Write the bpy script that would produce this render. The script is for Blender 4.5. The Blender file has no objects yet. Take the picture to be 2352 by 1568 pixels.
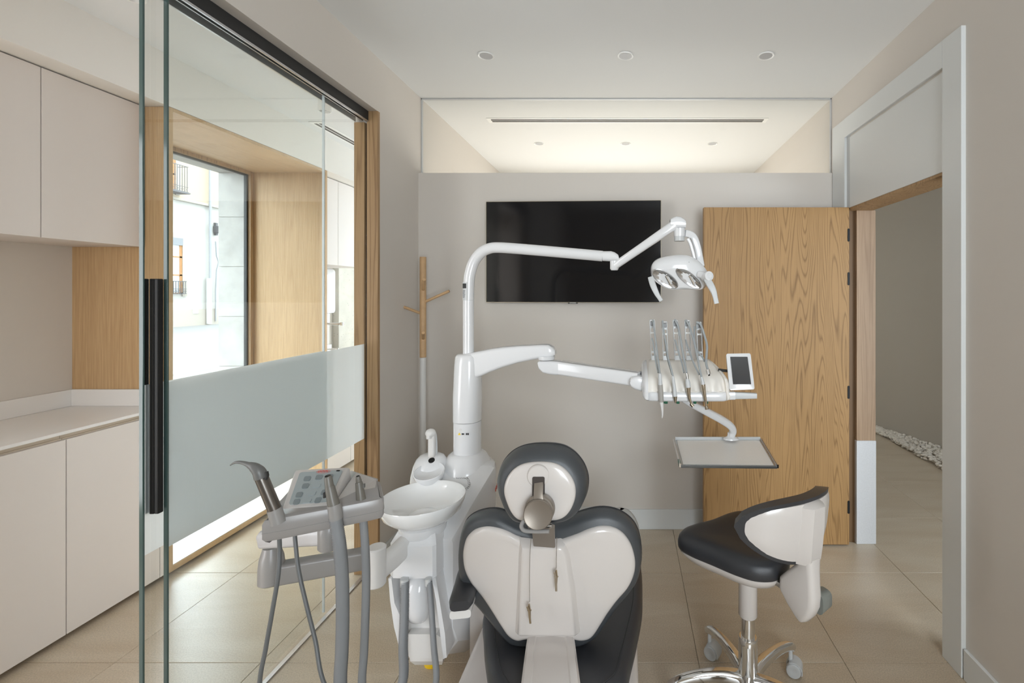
import bpy, bmesh, math, random
from mathutils import Vector, Matrix

random.seed(7)
V = Vector
PI = math.pi
scene = bpy.context.scene
COL = scene.collection

# ------------------------------------------------------------------ camera
FPX, VX, VY, HC = 1045.3, 1441.0, 672.0, 1.52
cam_d = bpy.data.cameras.new('camera')
cam_d.lens = 16.0
cam_d.sensor_width = 36.0
cam_d.shift_x = (1176 - VX) / 2352
cam_d.shift_y = -(784 - VY) / 2352
cam_d.clip_start = 0.05
cam = bpy.data.objects.new('camera', cam_d)
cam.location = (0, 0, HC)
cam.rotation_euler = (PI / 2, 0, 0)
COL.objects.link(cam)
scene.camera = cam

# ------------------------------------------------------------------ world and light
world = bpy.data.worlds.new('overcast_sky')
scene.world = world
world.use_nodes = True
wn = world.node_tree.nodes
bg = wn['Background']
bg.inputs[0].default_value = (0.83, 0.925, 1.0, 1)
bg.inputs[1].default_value = 9.5

def area(name, loc, rot, sx, sy, power, col=(1, 1, 1)):
    d = bpy.data.lights.new(name, 'AREA')
    d.shape = 'RECTANGLE'
    d.size, d.size_y = sx, sy
    d.energy = power
    d.color = col
    o = bpy.data.objects.new(name, d)
    o.location = loc
    o.rotation_euler = rot
    COL.objects.link(o)
    return o

DAY = (0.93, 0.96, 1.0)
# fills added out of view: left room near and far, surgery from behind;
# daylight inferred in the back room behind the glass strip and in the corridor
area('left_room_fill', (-2.93, -.60, 1.35), (0, -PI / 2, 0), 2.2, 1.6, 50, DAY)  # added fill in front of solid wall, brightens the left room
area('far_fill', (-2.2, 6.36, 1.35), (-PI / 2, 0, 0), 1.3, 2.0, 20, (0.66, 0.83, 1.0))  # added fill: lights the frosted band from behind, gives the floor sheen
area('rear_fill', (0.75, -1.48, 1.55), (PI / 2, 0, 0), 1.0, 1.4, 10, (0.97, 0.98, 1.0))  # added soft fill for the surgery; its window opening is invented
area('back_room_daylight', (-0.1, 4.93, 1.45), (-PI / 2, 0, 0), 2.3, 1.5, 40, (1, 0.985, 0.95))
area('corridor_daylight', (3.05, 0.6, 1.3), (0, PI / 2, -0.6), 2.0, 1.2, 48, (0.82, 0.92, 1.0))

pt = area('window_portal', (-3.32, 3.07, 1.27), (0, -PI / 2, 0), 2.5, 1.4, 1)
pt.data.cycles.is_portal = True
pt = area('rear_portal', (0.75, -1.64, 1.55), (PI / 2, 0, 0), 1.1, 1.6, 1)
pt.data.cycles.is_portal = True

scene.view_settings.view_transform = 'Standard'
scene.view_settings.look = 'None'
scene.view_settings.gamma = 1.0
scene.view_settings.use_curve_mapping = False
scene.view_settings.exposure = 0.38
scene.cycles.max_bounces = 10
scene.cycles.use_adaptive_sampling = True
scene.cycles.adaptive_threshold = 0.02
scene.cycles.diffuse_bounces = 5
scene.cycles.glossy_bounces = 4
scene.cycles.transparent_max_bounces = 18
scene.cycles.transmission_bounces = 8
scene.cycles.sample_clamp_indirect = 8.0
scene.cycles.caustics_reflective = False
scene.cycles.caustics_refractive = False
scene.cycles.use_denoising = True

# ------------------------------------------------------------------ helpers
def P(px, py, Y):
    """point at depth Y seen at photograph pixel (px, py)"""
    return V(((px - VX) * Y / FPX, Y, HC - (py - VY) * Y / FPX))

def F(px, py, Z):
    """point at height Z seen at photograph pixel (px, py)"""
    return P(px, py, FPX * (HC - Z) / (py - VY))

def onplane(px, py, p0, n):
    d = V(((px - VX) / FPX, 1.0, -(py - VY) / FPX))
    c = V((0, 0, HC))
    t = (V(p0) - c).dot(V(n)) / d.dot(V(n))
    return c + d * t

def crop(x0, y0, s, pts):
    return [(x0 + x / s, y0 + y / s) for x, y in pts]

def catmull(pts, n=8, closed=False):
    pts = [V(p) if len(p) == 3 else V((p[0], p[1], 0)) for p in pts]
    out = []
    m = len(pts)
    rng = range(m) if closed else range(m - 1)
    for i in rng:
        if closed:
            a, b, c, d = pts[(i - 1) % m], pts[i], pts[(i + 1) % m], pts[(i + 2) % m]
        else:
            b, c = pts[i], pts[i + 1]
            a = pts[i - 1] if i > 0 else b * 2 - c
            d = pts[i + 2] if i + 2 < m else c * 2 - b
        for k in range(n):
            t = k / n
            out.append(0.5 * ((2 * b) + (c - a) * t + (2 * a - 5 * b + 4 * c - d) * t * t + (3 * b - a - 3 * c + d) * t ** 3))
    if not closed:
        out.append(pts[-1].copy())
    return out

def catmull2(pts, n=6):
    return [(p.x, p.y) for p in catmull(pts, n, True)]

def rrect(w, h, r, n=4):
    out = []
    r = min(r, w / 2 - 1e-5, h / 2 - 1e-5)
    for cx, cy, a0 in ((w / 2 - r, h / 2 - r, 0), (-w / 2 + r, h / 2 - r, 90), (-w / 2 + r, -h / 2 + r, 180), (w / 2 - r, -h / 2 + r, 270)):
        for k in range(n + 1):
            a = math.radians(a0 + 90 * k / n)
            out.append((cx + r * math.cos(a), cy + r * math.sin(a)))
    return out

def circ(r, n=24, ry=None):
    ry = r if ry is None else ry
    return [(r * math.cos(2 * PI * k / n), ry * math.sin(2 * PI * k / n)) for k in range(n)]

class MB:
    def __init__(s):
        s.b = bmesh.new()
    def box(s, x0, x1, y0, y1, z0, z1, bev=0.0, seg=2, m=None):
        r = bmesh.ops.create_cube(s.b, size=1.0)
        vs = r['verts']
        for v in vs:
            v.co = V((x0 + (v.co.x + .5) * (x1 - x0), y0 + (v.co.y + .5) * (y1 - y0), z0 + (v.co.z + .5) * (z1 - z0)))
        allv = vs
        if bev > 0:
            es = list({e for v in vs for e in v.link_edges})
            rr = bmesh.ops.bevel(s.b, geom=es, offset=bev, segments=seg, profile=0.5, affect='EDGES')
            allv = list({v for f in rr['faces'] for v in f.verts} | {v for v in vs if v.is_valid})
        if m is not None:
            for v in allv:
                v.co = m @ v.co
        return s
    def loft(s, rings, cap0=True, cap1=True, closed=True):
        rv = [[s.b.verts.new(V(p)) for p in r] for r in rings]
        n = len(rv[0])
        for a, b in zip(rv[:-1], rv[1:]):
            for k in range(n if closed else n - 1):
                j = (k + 1) % n
                try:
                    s.b.faces.new((a[k], a[j], b[j], b[k]))
                except ValueError:
                    pass
        for flag, r in ((cap0, rv[0]), (cap1, rv[-1])):
            if flag == 'fan':
                c = s.b.verts.new(sum((v.co for v in r), V()) / n)
                for k in range(n):
                    s.b.faces.new((r[k], r[(k + 1) % n], c))
            elif flag:
                try:
                    s.b.faces.new(r)
                except ValueError:
                    pass
        return s
    def sweep(s, path, sect, up=(0, 0, 1), scale=None, cap=True):
        path = [V(p) for p in path]
        up = V(up)
        rings = []
        m = len(path)
        for i, p in enumerate(path):
            t = (path[min(i + 1, m - 1)] - path[max(i - 1, 0)]).normalized()
            side = t.cross(up)
            if side.length < 1e-4:
                side = t.cross(V((0, 1, 0)))
            side.normalize()
            u = side.cross(t).normalized()
            sx, sy = (1, 1) if scale is None else (scale[i] if isinstance(scale[i], tuple) else (scale[i], scale[i]))
            rings.append([p + side * (a * sx) + u * (b * sy) for a, b in sect])
        return s.loft(rings, cap, cap)
    def tube(s, path, r, n=14, cap=True):
        """round tube with rotation-minimising frames; r a number or a list"""
        path = [V(p) for p in path]
        m = len(path)
        ts = [(path[min(i + 1, m - 1)] - path[max(i - 1, 0)]).normalized() for i in range(m)]
        a = V((0, 0, 1)) if abs(ts[0].z) < .9 else V((0, 1, 0))
        nrm = (a - ts[0] * a.dot(ts[0])).normalized()
        rings = []
        for i, p in enumerate(path):
            nrm = (nrm - ts[i] * nrm.dot(ts[i])).normalized()
            bn = ts[i].cross(nrm)
            rr = r[i] if isinstance(r, (list, tuple)) else r
            rings.append([p + nrm * (rr * math.cos(2 * PI * k / n)) + bn * (rr * math.sin(2 * PI * k / n)) for k in range(n)])
        return s.loft(rings, cap, cap)
    def lathe(s, prof, c, axis=(0, 0, 1), n=32, cap0=True, cap1=True, ry=1.0):
        q = V((0, 0, 1)).rotation_difference(V(axis).normalized()).to_matrix()
        c = V(c)
        rings = [[c + q @ V((max(r, 1e-5) * math.cos(2 * PI * k / n), max(r, 1e-5) * ry * math.sin(2 * PI * k / n), z)) for k in range(n)] for r, z in prof]
        return s.loft(rings, cap0, cap1)
    def prism(s, outline, o, ux, uy, un, depth, bev=0.0):
        """outline in the (ux, uy) plane at o, extruded by depth along un, edges rounded by bev"""
        o, ux, uy, un = V(o), V(ux), V(uy), V(un)
        def ring(k, h):
            pts = inset(outline, k) if k else outline
            return [o + ux * a + uy * b + un * h for a, b in pts]
        if bev > 0:
            s2 = bev * 0.3
            rings = [ring(bev, 0), ring(s2, s2), ring(0, bev), ring(0, depth - bev), ring(s2, depth - s2), ring(bev, depth)]
        else:
            rings = [ring(0, 0), ring(0, depth)]
        return s.loft(rings)
    def ball(s, c, r, n=10, sc=(1, 1, 1)):
        rr = bmesh.ops.create_uvsphere(s.b, u_segments=n, v_segments=max(4, n // 2 + 1), radius=1.0)
        for v in rr['verts']:
            v.co = V((v.co.x * r * sc[0], v.co.y * r * sc[1], v.co.z * r * sc[2])) + V(c)
        return s

def inset(pts, d):
    n = len(pts)
    area2 = sum(pts[i][0] * pts[(i + 1) % n][1] - pts[(i + 1) % n][0] * pts[i][1] for i in range(n))
    sg = 1 if area2 > 0 else -1
    out = []
    for i in range(n):
        p0, p1, p2 = V(pts[i - 1]), V(pts[i]), V(pts[(i + 1) % n])
        e1, e2 = p1 - p0, p2 - p1
        if e1.length < 1e-9 or e2.length < 1e-9:
            out.append(tuple(p1)); continue
        e1.normalize(); e2.normalize()
        n1, n2 = V((-e1.y, e1.x)) * sg, V((-e2.y, e2.x)) * sg
        nn = n1 + n2
        if nn.length < 1e-6:
            nn = n1
        nn.normalize()
        k = d / max(0.5, nn.dot(n1))
        out.append((p1.x + nn.x * k, p1.y + nn.y * k))
    return out

MW = {}
def finish(mb, name, mat, parent=None, angle=35, smooth=True, bevel=0, subsurf=0):
    b = mb.b
    bmesh.ops.recalc_face_normals(b, faces=b.faces)
    me = bpy.data.meshes.new(name)
    b.to_mesh(me)
    b.free()
    if smooth:
        me.shade_smooth()
        if angle:
            me.set_sharp_from_angle(angle=math.radians(angle))
    for mm in (mat if isinstance(mat, (list, tuple)) else [mat]):
        me.materials.append(mm)
    o = bpy.data.objects.new(name, me)
    COL.objects.link(o)
    if parent is not None:
        me.transform(MW[parent.name].inverted())
        o.parent = parent
        MW[o.name] = MW[parent.name]
    else:
        MW[o.name] = Matrix.Identity(4)
    if subsurf:
        md = o.modifiers.new('smooth', 'SUBSURF')
        md.levels = md.render_levels = subsurf
    return o

def thing(name, label, cat, loc=(0, 0, 0), group=None):
    o = bpy.data.objects.new(name, None)
    o.empty_display_size = .05
    COL.objects.link(o)
    o.location = loc
    MW[o.name] = Matrix.Translation(V(loc))
    return tag(o, label, cat, group)

def tag(o, label=None, cat=None, group=None, kind=None):
    if label: o['label'] = label
    if cat: o['category'] = cat
    if group: o['group'] = group
    if kind: o['kind'] = kind
    return o

def struct(mb, name, mat, label=None, parent=None, **k):
    o = finish(mb, name, mat, parent, **k)
    if parent is None:
        tag(o, label, None, None, 'structure')
    return o

def text(name, body, size, mat, loc, rot, parent, extrude=0.0004, align='CENTER'):
    c = bpy.data.curves.new(name, 'FONT')
    c.body = body
    c.size = size
    c.extrude = extrude
    c.align_x = align
    c.align_y = 'CENTER'
    c.materials.append(mat)
    tmp = bpy.data.objects.new(name, c)
    me = bpy.data.meshes.new_from_object(tmp)
    bpy.data.objects.remove(tmp)
    o = bpy.data.objects.new(name, me)
    COL.objects.link(o)
    if parent is not None:
        o.parent = parent
        o.location = MW[parent.name].inverted() @ V(loc)
    else:
        o.location = loc
    o.rotation_euler = rot
    return o

# ------------------------------------------------------------------ materials
def new_mat(name):
    m = bpy.data.materials.new(name)
    m.use_nodes = True
    nt = m.node_tree
    return m, nt, nt.nodes['Principled BSDF']

def N(nt, kind, **kw):
    n = nt.nodes.new(kind)
    for k, v in kw.items():
        setattr(n, k, v)
    return n

def plain(name, col, rough=.5, metal=0, spec=.5, coat=0, noise=0, nscale=30, bump=0, bscale=200, coatr=.05):
    m, nt, b = new_mat(name)
    b.inputs['Base Color'].default_value = (*col, 1)
    b.inputs['Roughness'].default_value = rough
    b.inputs['Metallic'].default_value = metal
    b.inputs['Specular IOR Level'].default_value = spec
    b.inputs['Coat Weight'].default_value = coat
    b.inputs['Coat Roughness'].default_value = coatr
    g = N(nt, 'ShaderNodeNewGeometry')
    if noise:
        t = N(nt, 'ShaderNodeTexNoise'); t.inputs['Scale'].default_value = nscale; t.inputs['Detail'].default_value = 4
        nt.links.new(g.outputs['Position'], t.inputs['Vector'])
        mx = N(nt, 'ShaderNodeMix', data_type='RGBA')
        mx.inputs['A'].default_value = (*[c * (1 - noise) for c in col], 1)
        mx.inputs['B'].default_value = (*[min(1, c * (1 + noise)) for c in col], 1)
        nt.links.new(t.outputs['Fac'], mx.inputs['Factor'])
        nt.links.new(mx.outputs['Result'], b.inputs['Base Color'])
    if bump:
        t = N(nt, 'ShaderNodeTexNoise'); t.inputs['Scale'].default_value = bscale; t.inputs['Detail'].default_value = 3
        nt.links.new(g.outputs['Position'], t.inputs['Vector'])
        bp = N(nt, 'ShaderNodeBump'); bp.inputs['Strength'].default_value = bump; bp.inputs['Distance'].default_value = .002
        nt.links.new(t.outputs['Fac'], bp.inputs['Height'])
        nt.links.new(bp.outputs['Normal'], b.inputs['Normal'])
    return m

def oak(name, axes, light, dark, cathedral=.5, rough=.5, mult=34):
    """grain runs along Z; axes = (x, y) stretch across the grain"""
    m, nt, b = new_mat(name)
    L = nt.links.new
    g = N(nt, 'ShaderNodeNewGeometry')
    mp = N(nt, 'ShaderNodeMapping'); mp.inputs['Scale'].default_value = (axes[0], axes[1], axes[2])
    L(g.outputs['Position'], mp.inputs['Vector'])
    n1 = N(nt, 'ShaderNodeTexNoise'); n1.inputs['Scale'].default_value = 1.0; n1.inputs['Detail'].default_value = 2.0; n1.inputs['Roughness'].default_value = .35
    L(mp.outputs['Vector'], n1.inputs['Vector'])
    mu = N(nt, 'ShaderNodeMath', operation='MULTIPLY'); mu.inputs[1].default_value = mult
    L(n1.outputs['Fac'], mu.inputs[0])
    pp = N(nt, 'ShaderNodeMath', operation='PINGPONG'); pp.inputs[1].default_value = 1.0
    L(mu.outputs[0], pp.inputs[0])
    r1 = N(nt, 'ShaderNodeValToRGB')
    r1.color_ramp.elements[0].position = 0.0; r1.color_ramp.elements[0].color = (0, 0, 0, 1)
    r1.color_ramp.elements[1].position = .42; r1.color_ramp.elements[1].color = (1, 1, 1, 1)
    L(pp.outputs[0], r1.inputs['Fac'])
    mp2 = N(nt, 'ShaderNodeMapping'); mp2.inputs['Scale'].default_value = (260, 260, 7)
    L(g.outputs['Position'], mp2.inputs['Vector'])
    n2 = N(nt, 'ShaderNodeTexNoise'); n2.inputs['Scale'].default_value = 1.0; n2.inputs['Detail'].default_value = 3
    L(mp2.outputs['Vector'], n2.inputs['Vector'])
    mp3 = N(nt, 'ShaderNodeMapping'); mp3.inputs['Scale'].default_value = (9, 9, .6)
    L(g.outputs['Position'], mp3.inputs['Vector'])
    n3 = N(nt, 'ShaderNodeTexNoise'); n3.inputs['Scale'].default_value = 1.0; n3.inputs['Detail'].default_value = 2
    L(mp3.outputs['Vector'], n3.inputs['Vector'])
    # sum
    a = N(nt, 'ShaderNodeMath', operation='MULTIPLY'); a.inputs[1].default_value = cathedral; L(r1.outputs['Color'], a.inputs[0])
    c = N(nt, 'ShaderNodeMath', operation='MULTIPLY_ADD'); c.inputs[1].default_value = 1 - cathedral * .8; L(n2.outputs['Fac'], c.inputs[0]); L(a.outputs[0], c.inputs[2])
    d = N(nt, 'ShaderNodeMath', operation='MULTIPLY_ADD'); d.inputs[1].default_value = .35; d.use_clamp = True; L(n3.outputs['Fac'], d.inputs[0]); L(c.outputs[0], d.inputs[2])
    r2 = N(nt, 'ShaderNodeValToRGB')
    r2.color_ramp.elements[0].position = .25; r2.color_ramp.elements[0].color = (*dark, 1)
    r2.color_ramp.elements[1].position = .95; r2.color_ramp.elements[1].color = (*light, 1)
    L(d.outputs[0], r2.inputs['Fac'])
    L(r2.outputs['Color'], b.inputs['Base Color'])
    bp = N(nt, 'ShaderNodeBump'); bp.inputs['Strength'].default_value = .12; bp.inputs['Distance'].default_value = .001
    L(c.outputs[0], bp.inputs['Height']); L(bp.outputs['Normal'], b.inputs['Normal'])
    b.inputs['Roughness'].default_value = rough
    b.inputs['Specular IOR Level'].default_value = .35
    return m

def glass(name, tint=(1, 1, 1), f0=.04, edge=None):
    m = bpy.data.materials.new(name); m.use_nodes = True
    nt = m.node_tree; nt.nodes.clear(); L = nt.links.new
    out = N(nt, 'ShaderNodeOutputMaterial')
    g = N(nt, 'ShaderNodeNewGeometry')
    dot = N(nt, 'ShaderNodeVectorMath', operation='DOT_PRODUCT')
    L(g.outputs['Normal'], dot.inputs[0]); L(g.outputs['Incoming'], dot.inputs[1])
    ab = N(nt, 'ShaderNodeMath', operation='ABSOLUTE'); L(dot.outputs['Value'], ab.inputs[0])
    sb = N(nt, 'ShaderNodeMath', operation='SUBTRACT'); sb.inputs[0].default_value = 1; L(ab.outputs[0], sb.inputs[1])
    pw = N(nt, 'ShaderNodeMath', operation='POWER'); pw.inputs[1].default_value = 5; L(sb.outputs[0], pw.inputs[0])
    ma = N(nt, 'ShaderNodeMath', operation='MULTIPLY_ADD'); ma.inputs[1].default_value = 1 - f0; ma.inputs[2].default_value = f0; L(pw.outputs[0], ma.inputs[0])
    tr = N(nt, 'ShaderNodeBsdfTransparent'); tr.inputs[0].default_value = (*tint, 1)
    gl = N(nt, 'ShaderNodeBsdfGlossy'); gl.inputs['Roughness'].default_value = .01
    mx = N(nt, 'ShaderNodeMixShader'); L(ma.outputs[0], mx.inputs[0]); L(tr.outputs[0], mx.inputs[1]); L(gl.outputs[0], mx.inputs[2])
    L(mx.outputs[0], out.inputs[0])
    return m

def frosted(name):
    m = bpy.data.materials.new(name); m.use_nodes = True
    nt = m.node_tree; nt.nodes.clear(); L = nt.links.new
    out = N(nt, 'ShaderNodeOutputMaterial')
    t = N(nt, 'ShaderNodeBsdfTranslucent'); t.inputs[0].default_value = (.86, .90, .92, 1)
    d = N(nt, 'ShaderNodeBsdfDiffuse'); d.inputs[0].default_value = (.80, .83, .85, 1)
    x = N(nt, 'ShaderNodeMixShader'); x.inputs[0].default_value = .35
    L(t.outputs[0], x.inputs[1]); L(d.outputs[0], x.inputs[2])
    L(x.outputs[0], out.inputs[0])
    return m

def stone(name, base, var, rough=.45, speck=.5):
    m, nt, b = new_mat(name)
    L = nt.links.new
    g = N(nt, 'ShaderNodeNewGeometry')
    oi = N(nt, 'ShaderNodeObjectInfo')
    off = N(nt, 'ShaderNodeVectorMath', operation='SCALE'); off.inputs['Scale'].default_value = 37.0
    cmb = N(nt, 'ShaderNodeCombineXYZ'); L(oi.outputs['Random'], cmb.inputs[0]); L(oi.outputs['Random'], cmb.inputs[1])
    L(cmb.outputs[0], off.inputs[0])
    ad = N(nt, 'ShaderNodeVectorMath', operation='ADD'); L(g.outputs['Position'], ad.inputs[0]); L(off.outputs[0], ad.inputs[1])
    n1 = N(nt, 'ShaderNodeTexNoise'); n1.inputs['Scale'].default_value = 190; n1.inputs['Detail'].default_value = 4; n1.inputs['Roughness'].default_value = .7
    L(ad.outputs[0], n1.inputs['Vector'])
    mp = N(nt, 'ShaderNodeMapping'); mp.inputs['Rotation'].default_value = (0, 0, .5); mp.inputs['Scale'].default_value = (1.0, 5.0, 1)
    L(ad.outputs[0], mp.inputs['Vector'])
    n2 = N(nt, 'ShaderNodeTexNoise'); n2.inputs['Scale'].default_value = 1.6; n2.inputs['Detail'].default_value = 5; n2.inputs['Distortion'].default_value = .8
    L(mp.outputs['Vector'], n2.inputs['Vector'])
    r2 = N(nt, 'ShaderNodeValToRGB')
    r2.color_ramp.elements[0].position = .35; r2.color_ramp.elements[0].color = (0, 0, 0, 1)
    r2.color_ramp.elements[1].position = .68; r2.color_ramp.elements[1].color = (1, 1, 1, 1)
    L(n2.outputs['Fac'], r2.inputs['Fac'])
    r1 = N(nt, 'ShaderNodeValToRGB')
    r1.color_ramp.elements[0].position = .33; r1.color_ramp.elements[0].color = (0, 0, 0, 1)
    r1.color_ramp.elements[1].position = .62; r1.color_ramp.elements[1].color = (1, 1, 1, 1)
    L(n1.outputs['Fac'], r1.inputs['Fac'])
    mx = N(nt, 'ShaderNodeMix', data_type='RGBA')
    mx.inputs['A'].default_value = (*base, 1); mx.inputs['B'].default_value = (*var, 1)
    L(r2.outputs['Color'], mx.inputs['Factor'])
    sp = N(nt, 'ShaderNodeMath', operation='MULTIPLY_ADD'); sp.inputs[1].default_value = speck; sp.inputs[2].default_value = 1 - speck * .62
    L(r1.outputs['Color'], sp.inputs[0])
    ml = N(nt, 'ShaderNodeVectorMath', operation='SCALE')
    L(mx.outputs['Result'], ml.inputs[0]); L(sp.outputs[0], ml.inputs['Scale'])
    L(ml.outputs[0], b.inputs['Base Color'])
    b.inputs['Roughness'].default_value = rough
    b.inputs['Specular IOR Level'].default_value = .7
    bp = N(nt, 'ShaderNodeBump'); bp.inputs['Strength'].default_value = .2; bp.inputs['Distance'].default_value = .0008
    L(n1.outputs['Fac'], bp.inputs['Height']); L(bp.outputs['Normal'], b.inputs['Normal'])
    return m

def concrete(name, base, pits=.5, scale=1.0):
    m, nt, b = new_mat(name)
    L = nt.links.new
    g = N(nt, 'ShaderNodeNewGeometry')
    n1 = N(nt, 'ShaderNodeTexNoise'); n1.inputs['Scale'].default_value = 7 * scale; n1.inputs['Detail'].default_value = 8
    L(g.outputs['Position'], n1.inputs['Vector'])
    v = N(nt, 'ShaderNodeTexVoronoi'); v.inputs['Scale'].default_value = 38 * scale
    L(g.outputs['Position'], v.inputs['Vector'])
    lt = N(nt, 'ShaderNodeMath', operation='LESS_THAN'); lt.inputs[1].default_value = .13
    L(v.outputs['Distance'], lt.inputs[0])
    r = N(nt, 'ShaderNodeValToRGB')
    r.color_ramp.elements[0].position = .3; r.color_ramp.elements[0].color = (*[c * .78 for c in base], 1)
    r.color_ramp.elements[1].position = .7; r.color_ramp.elements[1].color = (*base, 1)
    L(n1.outputs['Fac'], r.inputs['Fac'])
    mx = N(nt, 'ShaderNodeMix', data_type='RGBA'); mx.inputs['B'].default_value = (*[c * .35 for c in base], 1)
    mm = N(nt, 'ShaderNodeMath', operation='MULTIPLY'); mm.inputs[1].default_value = pits
    L(lt.outputs[0], mm.inputs[0]); L(mm.outputs[0], mx.inputs['Factor'])
    L(r.outputs['Color'], mx.inputs['A']); L(mx.outputs['Result'], b.inputs['Base Color'])
    b.inputs['Roughness'].default_value = .8
    bp = N(nt, 'ShaderNodeBump'); bp.inputs['Strength'].default_value = .4; bp.inputs['Distance'].default_value = .003
    L(n1.outputs['Fac'], bp.inputs['Height']); L(bp.outputs['Normal'], b.inputs['Normal'])
    return m

M = dict(
    wall=plain('wall_paint_greige', (.66, .615, .565), .75, noise=.02, nscale=3, bump=.05, bscale=300, spec=.25),
    ceil=plain('ceiling_paint_white', (.75, .755, .75), .8, spec=.2, bump=.03),
    soffit=plain('soffit_paint_cream', (.80, .765, .715), .75, spec=.25),
    trimw=plain('satin_white_lacquer', (.70, .715, .71), .32),
    cab=plain('cabinet_matt_laminate', (.72, .665, .625), .5, spec=.3),
    cabin=plain('cabinet_beige_edge', (.66, .56, .44), .55, spec=.3),
    gap=plain('shadow_gap_dark', (.05, .04, .035), .8),
    top=plain('worktop_solid_surface', (.80, .775, .75), .3),
    white=plain('gloss_white_plastic', (.73, .73, .735), .16, coat=.3),
    white2=plain('satin_white_plastic', (.68, .665, .645), .32),
    shell=plain('ivory_shell_plastic', (.60, .56, .53), .2, coat=.25),
    grey_pl=plain('warm_grey_plastic', (.27, .26, .25), .3),
    lgrey=plain('light_grey_plastic', (.55, .56, .56), .4),
    cream=plain('cream_silicone', (.85, .81, .75), .42, spec=.35),
    leather=plain('charcoal_leatherette', (.030, .031, .035), .36, spec=.55, bump=.25, bscale=900),
    leather2=plain('slate_leatherette', (.052, .057, .062), .34, spec=.6, bump=.25, bscale=900),
    stitch=plain('dark_thread', (.03, .03, .032), .8),
    ceramic=plain('white_ceramic', (.82, .82, .81), .07, coat=.6),
    chrome=plain('chrome', (.78, .78, .78), .08, metal=1),
    steel=plain('brushed_steel', (.55, .54, .52), .3, metal=1),
    bronze=plain('champagne_metal', (.26, .225, .19), .42, metal=.6),
    gold=plain('warm_instrument_steel', (.62, .55, .45), .22, metal=1),
    hose=plain('grey_rubber_hose', (.12, .125, .125), .4),
    hosel=plain('light_grey_tubing', (.36, .385, .395), .45),
    hoseg=plain('grey_ribbed_hose', (.23, .235, .24), .5),
    barrel=plain('gunmetal_barrel', (.17, .155, .14), .25, metal=.8),
    tipd=plain('dark_grey_nozzle', (.13, .13, .125), .4),
    suct=plain('taupe_handpiece', (.15, .14, .12), .38),
    black=plain('satin_black', (.010, .010, .010), .45, spec=.25),
    blackm=plain('matt_black', (.02, .02, .02), .6),
    alu=plain('anodised_aluminium', (.62, .62, .64), .3, metal=.9),
    screen=plain('black_screen_glass', (.006, .006, .007), .10, spec=.35),
    scr2=plain('dark_grey_display', (.05, .05, .052), .12),
    keypad=plain('blue_grey_keypad', (.30, .34, .35), .3),
    key=plain('grey_key', (.17, .20, .21), .35),
    red=plain('red_print', (.55, .09, .07), .5),
    ink=plain('black_print', (.03, .03, .03), .6),
    yellow=plain('warning_yellow', (.85, .60, .03), .5),
    yelp=plain('yellow_plastic', (.80, .52, .01), .4),
    green=plain('dark_green_knob', (.01, .10, .05), .3),
    grout=plain('grout', (.40, .34, .26), .85),
    street=plain('pale_street_paving', (.20, .20, .20), .8, noise=.12, nscale=6),
    kerb=plain('granite_kerb', (.46, .45, .44), .8, noise=.06, nscale=14),
    facw=plain('white_render', (.47, .455, .43), .85, noise=.05, nscale=2),
    facc=plain('cream_render', (.44, .37, .28), .85, noise=.04, nscale=2),
    facst=plain('stone_trim', (.40, .365, .32), .85),
    iron=plain('wrought_iron', (.10, .10, .11), .6),
    pipe=plain('zinc_pipe', (.30, .31, .33), .5),
    shut=plain('grey_roller_shutter', (.22, .23, .25), .6),
    brownw=plain('varnished_window_wood', (.36, .17, .06), .5),
    curtain=plain('lace_curtain', (.62, .64, .66), .9),
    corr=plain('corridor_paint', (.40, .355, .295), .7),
    terr=plain('pale_terrazzo', (.66, .67, .69), .5, noise=.10, nscale=150),
    conc=concrete('grey_cast_stone', (.50, .485, .46), .3, 1.2),
    concb=concrete('bush_concrete', (.58, .55, .48), .75, .8),
    pebble=plain('white_pebble', (.70, .64, .56), .7, noise=.12, nscale=40),
    tile=stone('beige_stone_tile', (.475, .385, .28), (.53, .45, .345), .31, .34),
    oakd=oak('oak_door_veneer', (7.0, 7.0, .42), (.385, .225, .092), (.17, .088, .03), .46, mult=84),
    oakp=oak('oak_panel_veneer', (9, 9, .22), (.58, .39, .21), (.39, .235, .11), .16),
    oakj=oak('oak_jamb', (9, 9, .3), (.42, .27, .14), (.20, .11, .05), .4),
    pine=plain('pale_turned_wood', (.56, .36, .19), .5, noise=.18, nscale=22),
    glass=glass('clear_glass', (.972, .985, .98)),
    glassw=glass('window_glass', (.99, .995, .99)),
    glassed=plain('green_glass_edge', (.05, .085, .078), .12),
    glassbr=plain('bright_polished_edge', (.80, .84, .87), .1),
    frost=frosted('frosted_film'),
    reflector=plain('lamp_reflector', (.60, .60, .61), .26, metal=1),
    clearp=glass('clear_lens', (.93, .93, .93), .05),
    downl=plain('downlight_recess_grey', (.42, .42, .43), .5),
    wwhite=plain('warm_white_rim', (.86, .86, .84), .4),
)

# ================================================================== SETTING
ZC, XR, XL, XLO = 2.79, 1.335, -1.3486, -1.475
YB, YG = 2.936, 2.979
XC, XW = -2.45, -2.972          # soffit/cupboard face and niche wall of the left room
Y0, Y1 = 2.455, 3.694           # window bay

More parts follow.
